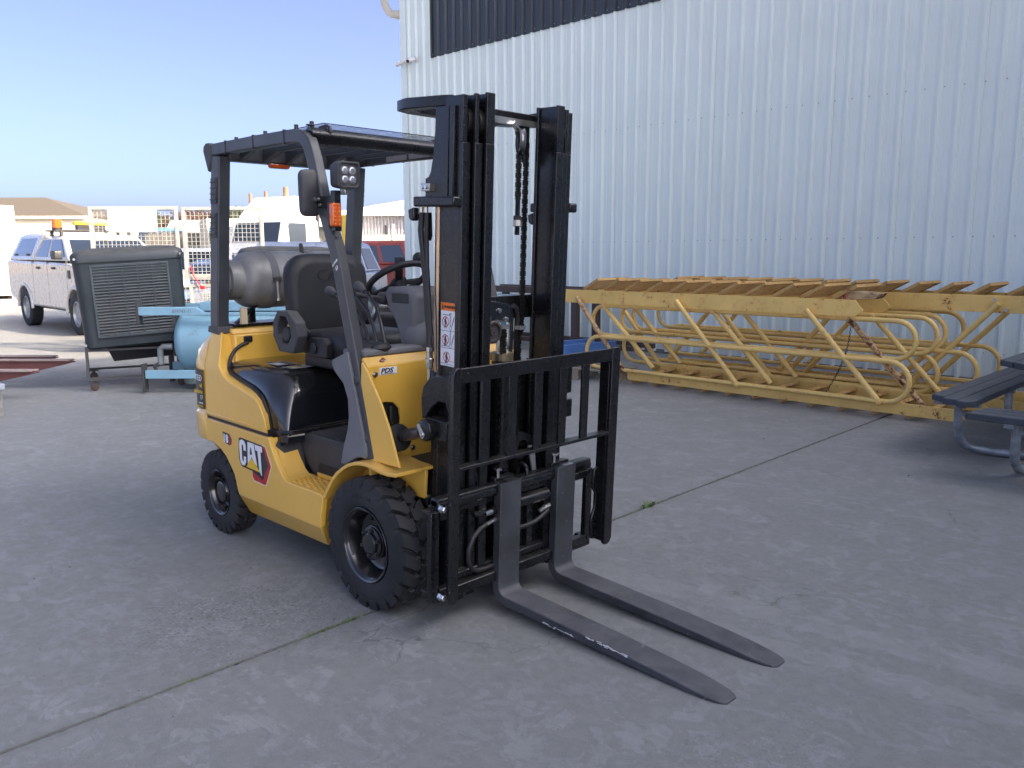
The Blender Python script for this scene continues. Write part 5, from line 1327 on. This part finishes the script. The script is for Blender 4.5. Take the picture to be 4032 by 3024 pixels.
def car(name, label, loc, rz, paint, L0, L1, W, belt, roof, gb, gt, hood, wx, wr, cat='car', group=None, roofw=.80, tail=None, sill=.36, bev=.05):
    """L0 rear x, L1 front x, gb = greenhouse base x range, gt = roof x range, hood = (z at screen, z at nose)"""
    t = thing(name, label, cat, loc, rz, group)
    h = W/2
    ar = wr*1.22
    pts = [(L0+.06,sill+.18),(L0,sill+.32),(L0,belt-.10),(L0+.05,belt)]
    pts += [(gb[1],hood[0]),(L1-.25,hood[1]+.03),(L1-.06,hood[1]-.06),(L1,hood[1]-.20),(L1,sill+.16),(L1-.08,sill+.04)]
    for cx in (wx[1], wx[0]):
        pts += [(cx+ar*math.cos(R(a)), max(sill, wr+ar*math.sin(R(a)))) for a in range(0,181,15)]
    body = MB().prism(pts, 'y', -h, h).build('body', paint, t, bevel=bev, segs=3, smooth=30)
    MB().box(L0+.15,L1-.15,-h+.18,h-.18,sill-.05,belt-.05).build('underbody', TRIM, t)
    hr = h*roofw
    yb = h-.035
    cab = MB().loft([[(gb[0],-yb,belt-.02),(gb[1],-yb,max(belt-.02,hood[0]-.02)),(gb[1],yb,max(belt-.02,hood[0]-.02)),(gb[0],yb,belt-.02)],
                     [(gt[0],-hr,roof-.05),(gt[1],-hr,roof-.07),(gt[1],hr,roof-.07),(gt[0],hr,roof-.05)],
                     [(gt[0]+.10,-hr+.12,roof),(gt[1]-.14,-hr+.12,roof-.01),(gt[1]-.14,hr-.12,roof-.01),(gt[0]+.10,hr-.12,roof)]]).build('cab', paint, t, bevel=.05, segs=3, smooth=40)
    def ys(z): return yb+(hr-yb)*(z-belt)/(roof-.05-belt)
    def xl(u, z):  # u 0 rear .. 1 front along the greenhouse at height z
        k = (z-belt)/(roof-.06-belt)
        a = gb[0]+(gt[0]-gb[0])*k; b = gb[1]+(gt[1]-gb[1])*k
        return a+(b-a)*u
    def side_win(u0, u1, z0, z1, nm='side_window'):
        for sd_ in (-1,1):
            q = [(xl(u0,z0),z0),(xl(u1,z0),z0),(xl(u1,z1),z1),(xl(u0,z1),z1)]
            MB().extr([(x,sd_*(ys(z)+.006),z) for x, z in q], (0,-sd_*.02,0)).build(nm, TINT, t, bevel=.006)
    zt, zb_ = roof-.13, belt+.045
    kx = (gt[1]-gb[1]); 
    def ends(front, z0, z1, nm):
        gbx, gtx = (gb[1], gt[1]) if front else (gb[0], gt[0])
        s = 1 if front else -1
        zb0 = max(belt-.02,hood[0]-.02) if front else belt-.02
        X = lambda z: gbx+(gtx-gbx)*(z-zb0)/(roof-.06-zb0)
        yy = lambda z: ys(z)-.10
        MB().extr([(X(z0)+s*.008,-yy(z0),z0),(X(z0)+s*.008,yy(z0),z0),(X(z1)+s*.008,yy(z1),z1),(X(z1)+s*.008,-yy(z1),z1)], (-s*.02,0,0)).build(nm, TINT, t, bevel=.004)
    ends(True, max(belt,hood[0])+.03, roof-.11, 'windscreen'); ends(False, belt+.06, roof-.14, 'rear_window')
    for x in wx:
        for sd_ in (-1,1): cwheel(t, x, sd_*(h-.12), wr, .24, sd_)
    for sd_ in (-1,1):
        MB().box(L1-.16,L1+.005,sd_*h*.62-.16,sd_*h*.62+.16,hood[1]-.28,hood[1]-.14).build('headlight', LED, t, bevel=.02)
        MB().box(L0-.008,L0+.06,sd_*(h-.12)-.07,sd_*(h-.12)+.07,belt-.48,belt-.06).build('tail_light', TAIL, t, bevel=.015)
        MB().prism(rr(gb[1]-.28,belt+.10,.12,.085,.03), 'y', sd_*(h+.02), sd_*(h+.17)).build('wing_mirror', TRIM, t, bevel=.02)
    MB().box(L1-.03,L1+.012,-h*.5,h*.5,hood[1]-.42,hood[1]-.18).build('grille', TRIM, t, bevel=.01)
    MB().box(L1-.02,L1+.03,-h*.9,h*.9,sill+.06,sill+.24).build('front_bumper', paint, t, bevel=.03)
    return t, side_win, dict(h=h, ys=ys, xl=xl, belt=belt, roof=roof, cab=cab, body=body)
# ---- white ute with canopy
UTP = mat('silver_ute_paint', (.50,.49,.47), .28, metal=.15, coat=.7, var=.03, dust=.15, dustcol=(.40,.34,.25))
UT, sw_, q = car('ute', 'silver white dual cab ute with canopy and roof rack, parked behind the evaporative cooler', (-15.75,3.78,0), 0, UTP, -2.78, 2.52, 1.86, 1.42, 1.93, (-.98,1.32), (-.62,.62), (1.36,1.20), (-1.62,1.60), .40, 'ute', sill=.45)
sw_(.06,.42,1.49,1.83); sw_(.48,.90,1.49,1.83)
cn = MB().loft([[(-2.72,-.90,1.41),(-1.02,-.90,1.41),(-1.02,.90,1.41),(-2.72,.90,1.41)],[(-2.30,-.73,1.93),(-.70,-.73,1.95),(-.70,.73,1.95),(-2.30,.73,1.93)],[(-2.18,-.62,1.985),(-.74,-.62,2.0),(-.74,.62,2.0),(-2.18,.62,1.985)]]).build('canopy', UTP, UT, bevel=.05, segs=3, smooth=40)
for sd_ in (-1,1):
    cy = lambda z: .90-.17*(z-1.41)/.52
    MB().extr([(x,sd_*(cy(z)+.006),z) for x, z in ((-2.38,1.50),(-1.16,1.50),(-.98,1.88),(-2.12,1.88))], (0,-sd_*.02,0)).build('canopy_window', TINT, cn, bevel=.01)
    for x in (-2.22,-1.36): MB().box(x-.05,x+.05,*sorted((sd_*(cy(1.53)),sd_*(cy(1.53)+.035))),1.515,1.555).build('canopy_latch', TRIM, cn, bevel=.008)
    for x in (-.50,.48): MB().box(x-.09,x+.09,*sorted((sd_*.915,sd_*.96)),1.24,1.285).build('door_handle', TRIM, UT, bevel=.012)
    for x in (-.92,.07,1.22): MB().box(x-.005,x+.005,*sorted((sd_*.90,sd_*.9315)),.55,1.40).build('door_gap', TRIM, UT)
    MB().box(1.30,1.44,*sorted((sd_*.92,sd_*.945)),1.07,1.23).build('guard_vent', TRIM, UT, bevel=.02)
    for cx in (-1.62,1.60):
        r_ = .50
        MB().tube([(cx+r_*math.cos(R(a)),sd_*.925,.40+r_*math.sin(R(a))) for a in range(0,181,12)], .035, 8).build('arch_flare', UTP, UT, smooth=60)
for x in (.25,-.35): MB().box(x-.025,x+.025,-.78,.78,1.995,2.03).build('rack_bar', TRIM, UT, bevel=.006)
for x in (.25,-.35):
    for y in (-.66,.66): MB().box(x-.04,x+.04,y-.03,y+.03,1.90,2.0).build('rack_foot', TRIM, UT, bevel=.008)
MB().cyl((-.20,-.60,2.03),(-.20,-.60,2.24),.095,16).build('amber_beacon', AMB, UT, bevel=.01)
MB().cyl((-.20,-.60,2.03),(-.20,-.60,2.075),.10,16).build('beacon_base', BKP, UT)
MB().box(-.05,.10,-.35,.30,2.13,2.20).build('light_bar', mat('bar_yellow', (.80,.50,.02), .35), UT, bevel=.015)
MB().box(-.05,.10,-.30,.25,2.03,2.13).build('light_bar_base', BKP, UT)
MB().tube([(.25,.75,2.03),(.25,.75,2.20),(-.35,.75,2.20),(-.35,.75,2.03)], .012, 6).build('rack_hoop', TRIM, UT)
MB().cyl((.52,.1,1.95),(.52,.1,2.02),.03,10).build('roof_aerial', TRIM, UT)
# ---- others
SV, sw_, q = car('suv', 'silver four wheel drive wagon parked between the coolers and the red wagon', (-12.2,6.55,0), R(-60), mat('silver_blue_paint', (.42,.47,.55), .3, metal=.3, coat=.8, var=.05), -2.3, 2.3, 1.86, 1.15, 1.78, (-2.1,1.0), (-1.75,.45), (1.10,.98), (-1.38,1.40), .36)
sw_(.05,.25,1.20,1.64); sw_(.29,.60,1.20,1.64); sw_(.64,.93,1.20,1.64)
MB().prism([(-1.30,1.77),(-1.05,1.77),(-1.28,1.87)], 'y', -.02, .02).build('shark_fin', TRIM, SV, bevel=.006)
WS, sw_, q = car('suv', 'white car seen head-on through the trailer mesh', (-17.9,7.3,0), R(-50), CARW, -2.1, 2.1, 1.8, 1.12, 1.70, (-1.9,.9), (-1.5,.30), (1.06,.95), (-1.25,1.30), .34)
sw_(.08,.45,1.18,1.56); sw_(.5,.92,1.18,1.56)
pt2 = MB().box(2.13,2.14,-.19,.19,.50,.60).build('number_plate', BKP, WS)
text('lettering', 'GCZ', .11, (2.1415,-.15,.515), (0,1,0), (0,0,1), WHT, pt2)
BC, sw_, q = car('sedan', 'blue grey sedan low behind the mesh trailer', (-14.2,5.9,0), R(-45), mat('blue_grey_paint', (.16,.24,.40), .25, coat=.8), -2.2, 2.2, 1.78, .95, 1.42, (-1.7,.75), (-.95,.05), (.95,.86), (-1.3,1.35), .32)
sw_(.1,.5,1.0,1.30); sw_(.54,.9,1.0,1.30)
RJ, sw_, q = car('jeep', 'dusty red boxy four wheel drive at the shed corner', (-15.2,11.6,0), R(10), mat('faded_red_paint', (.50,.085,.05), .4, coat=.3, var=.1, dust=.2), -2.1, 2.1, 1.78, 1.25, 1.88, (-2.05,.95), (-1.98,.62), (1.22,1.12), (-1.2,1.35), .37, roofw=.90, bev=.03)
sw_(.04,.32,1.31,1.74); sw_(.37,.63,1.31,1.74); sw_(.68,.95,1.31,1.74)
for x in (-.72,.12): 
    for sd_ in (-1,1): MB().box(x-.09,x+.09,*sorted((sd_*.885,sd_*.925)),1.08,1.12).build('door_handle', CHR, RJ)

# ---- mesh-sided trailer
GF = mat('galvanised_frame', (.42,.42,.38), .55, metal=.25, var=.25, scale=10, dust=.2)
tl_ = thing('cage_trailer', 'galvanised mesh sided trailer with a blank white sign, behind the coolers', 'trailer', (-10.60,2.03,0), RZ)
def panel(x0, x1, z0, z1, y, nx, nz, nm):
    f = MB().box(x0,x1,y-.025,y+.025,z1-.05,z1).box(x0,x1,y-.025,y+.025,z0,z0+.05).box(x0,x0+.05,y-.025,y+.025,z0+.05,z1-.05).box(x1-.05,x1,y-.025,y+.025,z0+.05,z1-.05).build(nm, GF, tl_, bevel=.004)
    m = MB()
    for i in range(1,nx): m.box(x0+(x1-x0)*i/nx-.0035,x0+(x1-x0)*i/nx+.0035,y-.004,y+.003,z0+.04,z1-.04)
    for i in range(1,nz): m.box(x0+.04,x1-.04,y-.008,y-.001,z0+(z1-z0)*i/nz-.0035,z0+(z1-z0)*i/nz+.0035)
    tag(m.build('mesh_wires', GF, f, smooth=0), kind='stuff')
    return f
p1_ = panel(0,1.34,1.10,2.24,0,21,18,'mesh_panel')
panel(1.40,2.62,1.14,2.23,0,19,17,'mesh_panel')
panel(1.45,2.62,.55,1.08,0,18,9,'lower_panel')
panel(0,1.34,.55,1.06,0,20,9,'lower_panel')
panel(0,2.62,.55,1.2,1.2,40,10,'far_panel')
MB().box(.30,1.03,-.034,-.027,1.86,2.19).build('sign_board', WHT, p1_)
MB().box(0,2.62,-.04,1.24,.47,.54).build('deck', GF, tl_)
MB().box(-.03,.05,-.03,.03,.5,1.1).box(2.57,2.65,-.03,.03,.5,1.16).build('corner_posts', GF, tl_)
for y in (-.14,1.34): cwheel(tl_, 1.3, y, .30, .19, 1 if y > 0 else -1)
MB().tube([(1.50,-.03,1.35),(1.54,-.05,1.20),(1.66,-.05,1.02)], .008, 5).box(1.63,1.69,-.06,-.02,1.0,1.05).build('red_strap', MATS['red_plastic'], tl_)
pm = MB().lathe([(0,.09),(.10,.09),(.105,.06)], (1.75,.3,.56), 'z', 16).box(1.60,1.95,.2,.45,.66,.70).build('engine_pump', STEEL, None)
pm.parent = None; pm.location = (-10.60,2.03,0); pm.rotation_euler = (0,0,RZ)
tag(pm, 'small steel pump standing on the mesh trailer deck', 'pump')

# ================================================================== far yard
def at(px, d):   # ground position of something seen in that direction at that distance
    k = (px-2016)/3243.63
    return (CP.x+d*(-.7050+.7091*k), CP.y+d*(.7091+.7050*k))
CWH = mat('container_white', (.78,.77,.72), .45, var=.05, dust=.1)
def face(px, d): x, y = at(px, d); return (x, y, 0)
ct = thing('shipping_container', 'white shipping container with hazard stripes at the left edge', 'container', (-30.2,6.1,0), R(8))
MB().box(-6.1,0,-2.44,0,.12,3.2).build('box', CWH, ct, bevel=.02)
for y in (-2.44,-.12): MB().box(-.02,.06,y,y+.12,.12,3.2).build('corner_post', CWH, ct, bevel=.01)
MB().box(-.02,.06,-2.44,0,3.06,3.22).build('top_rail', CWH, ct, bevel=.01)
for y in (-.1,-2.36): MB().box(.055,.07,y-.09,y+.09,3.06,3.2).build('corner_casting', mat('cream_cast', (.55,.50,.38), .5), ct)
for k in range(10):
    MB().extr([(.062,-.40-k*.16,2.88),(.062,-.48-k*.16,2.88),(.062,-.55-k*.16,2.99),(.062,-.47-k*.16,2.99)], (.006,0,0)).build('hazard_stripe', YPR if k % 2 else BKP, ct)
MB().box(.0,.02,-1.22,-1.20,.2,3.0).build('door_gap', TRIM, ct)
MB().box(.0,.03,-.80,-.55,1.35,1.68).build('yellow_notice', YPR, ct)
for y in (-.45,-1.05,-1.4,-2.0): MB().cyl((.06,y,.25),(.06,y,3.0),.02,8).build('lock_rod', CWH, ct)
MB().box(-6.0,.0,-2.4,-2.2,0,.12).box(-6.0,0,-.3,-.1,0,.12).build('sleepers', TIM, ct)

def building(label, px, d, rz, L, D, eave, ridge, wall, roof_m, hip=0, name='building'):
    t = thing(name, label, 'building', face(px, d), rz)
    MB().box(0,L,0,D,0,eave).build('wall', wall, t)
    o = .35
    h_ = hip
    v = [(-o,-o,eave),(L+o,-o,eave),(L+o,D+o,eave),(-o,D+o,eave),(h_,D/2,ridge),(L-h_,D/2,ridge)]
    MB().add(v, [(0,1,5,4),(2,3,4,5),(1,2,5),(3,0,4),(3,2,1,0)]).build('roof', roof_m, t, smooth=0)
    MB().box(-o,L+o,-o-.06,-o+.04,eave-.16,eave+.02).build('fascia', mat('cream_fascia', (.62,.56,.44), .6), t)
    return t
CRM = mat('cream_wall', (.62,.55,.42), .7, var=.06)
b1 = building('long cream building with brown hipped roof at the far left', -420, 56, RZ, 13.6, 9, 4.05, 5.6, CRM, mat('brown_roof', (.085,.07,.05), .7, var=.1), 5.0)
for x0, x1 in ((6.6,8.2),(9.0,12.4)): MB().box(x0,x1,-.03,.0,.1,3.6).build('roller_door', mat('cream_door', (.66,.62,.52), .6), b1)
for x0 in (2.0,4.2): MB().box(x0,x0+1.2,-.03,.0,1.4,2.8).build('window', TINT, b1)
GRC = clad_mat('grey_cladding_far', (.33,.31,.31), .55)
b2 = thing('building', 'grey ribbed shed with a white roof behind the red wagon', 'building', face(1380,50), R(38))
m = MB(); pr = []
for k in range(70): pr += [(k*.2,0),(k*.2+.1,0),(k*.2+.11,-.05),(k*.2+.19,-.05)]
m.add([(x,y,z) for z in (0,3.75) for x, y in pr], [(i,i+1,len(pr)+i+1,len(pr)+i) for i in range(len(pr)-1)])
m.build('wall', GRC, b2, smooth=0)
MB().prism([(-.4,3.75),(14.4,3.75),(14.4,4.0),(7,5.1),(-.4,4.0)], 'y', -.5, 10).build('roof', mat('white_roof', (.75,.74,.70), .5), b2)
MB().box(0,14,.05,10,0,3.7).build('core_walls', GRC, b2)
MB().box(3.0,5.2,-.6,.2,4.2,4.45).build('roof_vent', CRM, b2)
MB().box(2.35,2.42,-.12,-.02,1.9,3.2).build('lamp_pole', TRIM, b2)
MB().bar((2.4,-.1,2.35),(2.0,-.5,2.35),.05,.05).build('lamp_arm', TRIM, b2)
MB().ball((1.9,-.55,2.33),.13,10).build('wall_lamp', LED, b2)
b3 = thing('building', 'low building with white fascia right of the white truck', 'building', face(1120,46), RZ)
MB().box(0,3.4,0,6,0,3.0).build('wall', mat('olive_wall', (.16,.155,.12), .7), b3)
MB().box(-.3,3.6,-.5,6.2,3.0,3.55).build('fascia', CWH, b3)
for k in range(3): MB().box(.15+k*1.1,1.05+k*1.1,-.03,.0,1.0,2.5).build('window', TINT, b3)
MB().box(.2,1.6,-.3,-.2,3.62,3.78).build('roof_unit', CWH, b3)
# fences
fn = thing('fence', 'cream sheet fence in front of the grey ribbed shed', 'fence', face(1400,40), R(40))
for k in range(22): MB().box(k*.25,k*.25+.235,-.015 if k % 2 else -.03,.01,.05,2.42 if k < 12 else 2.35).build('panel', CRM, fn)
for k in (0,8,16): MB().box(k*.25-.04,k*.25+.04,-.06,.0,0,2.9).build('post', CWH, fn)
fn2 = thing('fence', 'dark paling fence beyond the mesh trailer', 'fence', face(600,38), RZ)
for k in range(34): MB().box(k*.10,k*.10+.09,-.02,.0,.0,2.45+.04*(k % 3)).build('paling', mat('old_paling', (.13,.12,.10), .85, var=.3), fn2)
# ---- trucks
def truck(label, px, d, rz, paint, H_, W_=2.4, deflector=True, L=5.0):
    t = thing('truck', label, 'truck', face(px, d), rz)
    cab = MB().loft([[(-W_/2,-1.0,.9),(W_/2,-1.0,.9),(W_/2,1.1,.9),(-W_/2,1.1,.9)],[(-W_/2,-1.0,1.9),(W_/2,-1.0,1.9),(W_/2,1.1,1.9),(-W_/2,1.1,1.9)],[(-W_/2+.08,-.70,2.75),(W_/2-.08,-.70,2.75),(W_/2-.08,1.1,2.75),(-W_/2+.08,1.1,2.75)]]).build('cab', paint, t, bevel=.08, segs=3)
    MB().extr([(-1.02,-1.0,1.95),(1.02,-1.0,1.95),(.98,-.75,2.62),(-.98,-.75,2.62)], (0,-.02,0)).build('windscreen', TINT, t)
    for sd_ in (-1,1): MB().box(*sorted((sd_*W_/2,sd_*(W_/2+.012))),-.6,.3,1.95,2.6).build('side_window', TINT, t)
    if deflector: MB().loft([[(-1.1,-.7,2.74),(1.1,-.7,2.74),(1.1,1.1,2.74),(-1.1,1.1,2.74)],[(-1.0,.1,H_),(1.0,.1,H_),(1.0,1.1,H_),(-1.0,1.1,H_)]]).build('wind_deflector', paint, t, bevel=.12, segs=3)
    MB().box(-W_/2-.05,W_/2+.05,-1.1,-.95,.35,.95).build('bumper', paint, t, bevel=.03)
    MB().box(-.5,.5,1.1,1.1+L,.7,1.0).build('chassis', TRIM, t)
    for y in (-.3,L-.6):
        for sd_ in (-1,1): cwheel_y(t, sd_*1.0, y)
    return t
def cwheel_y(parent, x, y):
    ty = MB().lathe([(-.14,.30),(-.14,.47),(.14,.47),(.14,.30)], (x,y,.48), 'x', 20).build('wheel', RUB, parent)
WTK = mat('truck_white', (.78,.78,.76), .35, coat=.3, var=.04)
tk1 = truck('white prime mover with wind deflector beyond the silver wagon', 1095, 30, R(20), WTK, 3.55)
MB().box(.95,1.05,1.2,1.3,2.5,3.5).build('exhaust_stack', FR, tk1)
tk2 = truck('small dark blue truck cab seen through the trailer mesh', 668, 40, R(60), mat('truck_blue', (.05,.16,.28), .4, coat=.3), 3.2, 2.0, False)
tk3 = truck('white flat front truck seen over the mesh trailer', 775, 42, R(60), WTK, 3.2, 2.3, True)
tk4 = truck('pale tip truck with a cream tray, behind the mesh right end', 960, 34, R(70), WTK, 3.0, 2.2, False)
MB().box(-1.1,1.1,1.3,5,1.2,3.0).build('tray', CRM, tk4, bevel=.03)
RST = rusty('rusty_pole', (.30,.11,.05), .7, .7)
for i, (px, d, h_, r_, lab) in enumerate(((1012,31,3.72,.07,'shortest rusty pole, left of the white prime mover'),(1071,32,3.88,.07,'dark rusty pole standing behind the white prime mover'),(1149,31,3.95,.11,'tallest and thickest rusty pole, right of the white prime mover'),(878,36,3.25,.22,'stout brown post beyond the mesh trailer'))):
    p = MB().lathe([(0,r_),(h_*.92,r_),(h_*.93,r_*.82),(h_,r_*.8)], (0,0,0), 'z', 12).build('rusty_pole', RST, None)
    p.location = face(px, d); tag(p, lab, 'pole', 'rusty poles in the far yard')
rb = MB().box(0,2.0,-.05,.05,3.05,3.2).box(.0,.08,-.04,.04,0,3.05).box(1.9,1.98,-.04,.04,0,3.05).build('red_gantry', mat('gantry_red', (.50,.03,.05), .5), None)
rb.location = face(1158,34); rb.rotation_euler = (0,0,RZ)
tag(rb, 'bright red beam on posts above the low white fascia', 'gantry')
# ---- trees
def tree(label, px, d, H_, rad, col, seed):
    random.seed(seed)
    t = thing('tree', label, 'tree', face(px, d), 0, 'trees on the skyline')
    m = MB().tube([(0,0,0),(.05,.05,H_*.35),(0,.1,H_*.6),(.05,0,H_*.8)], [.22,.18,.11,.04], 8)
    for k in range(6):
        a = k*1.05; m.tube([(0,.05,H_*(.4+.05*k)),(rad*.35*math.cos(a),rad*.35*math.sin(a),H_*(.55+.05*k)),(rad*.7*math.cos(a),rad*.7*math.sin(a),H_*(.62+.05*k))], [.08,.05,.015], 6)
    m.build('trunk', mat('bark', (.10,.08,.06), .9), t)
    m = MB()
    for c in range(40):
        a, b = random.uniform(0,2*math.pi), random.uniform(-.4,1)
        c0 = Vector((math.cos(a)*rad*random.uniform(.2,.85), math.sin(a)*rad*random.uniform(.2,.85), H_*.68+b*H_*.28))
        for k in range(110):
            d_ = Vector((random.gauss(0,1),random.gauss(0,1),random.gauss(0,.8)))*rad*.16
            p = c0+d_; u = Vector((random.gauss(0,1),random.gauss(0,1),random.gauss(0,1))).normalized()*.16; w = u.orthogonal().normalized()*.07
            m.add([tuple(p-u),tuple(p+w),tuple(p+u),tuple(p-w)], [(0,1,2,3)])
    m.build('crown', mat('leaf_%d' % seed, col, .7, var=.45, scale=2), t, smooth=0)
tree('reddish brown tree on the skyline above the mesh trailer', 770, 62, 4.5, 2.1, (.085,.045,.03), 4)
tree('dark green tree left of the reddish tree on the skyline', 632, 66, 4.4, 1.5, (.045,.06,.022), 5)
tree('olive tree on the skyline beside the rusty poles', 985, 60, 4.4, 1.6, (.06,.07,.028), 6)

# ================================================================== small things on the ground
def tuft(label, x, y, n, h_, seed, spread=.05):
    random.seed(seed)
    m = MB().tube([(x,y-2.2*spread,-.012),(x,y,-.008),(x,y+2.2*spread,-.012)], .004, 5)
    for k in range(n):
        bx, by = x+random.gauss(0,.006), y+random.gauss(0,spread)
        a = random.uniform(0,2*math.pi); l = h_*random.uniform(.5,1.1); lean = random.uniform(.3,1.1)
        d = Vector((math.cos(a)*lean,math.sin(a)*lean,1)).normalized(); s = Vector((-math.sin(a),math.cos(a),0))*random.uniform(.0015,.004)
        p0 = Vector((bx,by,-.006)); p1 = p0+d*l*.6; p2 = p0+d*l+Vector((math.cos(a)*l*.3,math.sin(a)*l*.3,-l*.15))
        m.add([tuple(p0-s),tuple(p0+s),tuple(p1+s),tuple(p1-s),tuple(p2)], [(0,1,2,3),(3,2,4)])
    tag(m.build('weed', mat('weed_green', (.13,.19,.06), .7, var=.5, scale=30), None, smooth=0), label, 'weed', 'weeds in the slab joint')
tuft('leafy green weed in the slab joint right of the forklift', .02, 1.56, 50, .055, 11, .035)
tuft('weed tuft in the slab joint next to the front tyre', .05, -.66, 40, .024, 12, .045)
tuft('low weeds in the joint a little left of the front tyre', .053, -.80, 40, .02, 13, .05)
tuft('tiny weed in the joint at the lower left', .056, -1.30, 20, .015, 14, .06)
random.seed(21)
m = MB()
for k in range(80):
    x, y = random.uniform(-4.5,2.2), random.uniform(-2.2,5)
    if random.random() < .35: x, y = random.uniform(-1.5,.6), random.uniform(-1.8,-.5)
    s = random.uniform(.0012,.004)*(1 if random.random() > .06 else 1.8)
    a = random.uniform(0,3.14); c_, s_ = math.cos(a), math.sin(a); l = random.uniform(.8,2.4)
    m.add([(x-c_*s*l,y-s_*s*l,.0005),(x+s_*s,y-c_*s,.0005),(x+c_*s*l,y+s_*s*l,.0005),(x-s_*s,y+c_*s,.0005),(x,y,s*1.1)], [(0,1,4),(1,2,4),(2,3,4),(3,0,4)])
tag(m.build('grit', mat('grit', (.05,.048,.045), .8, var=.6, scale=40), None, smooth=0), 'dark grit and crumbs scattered on the concrete', 'grit', kind='stuff')
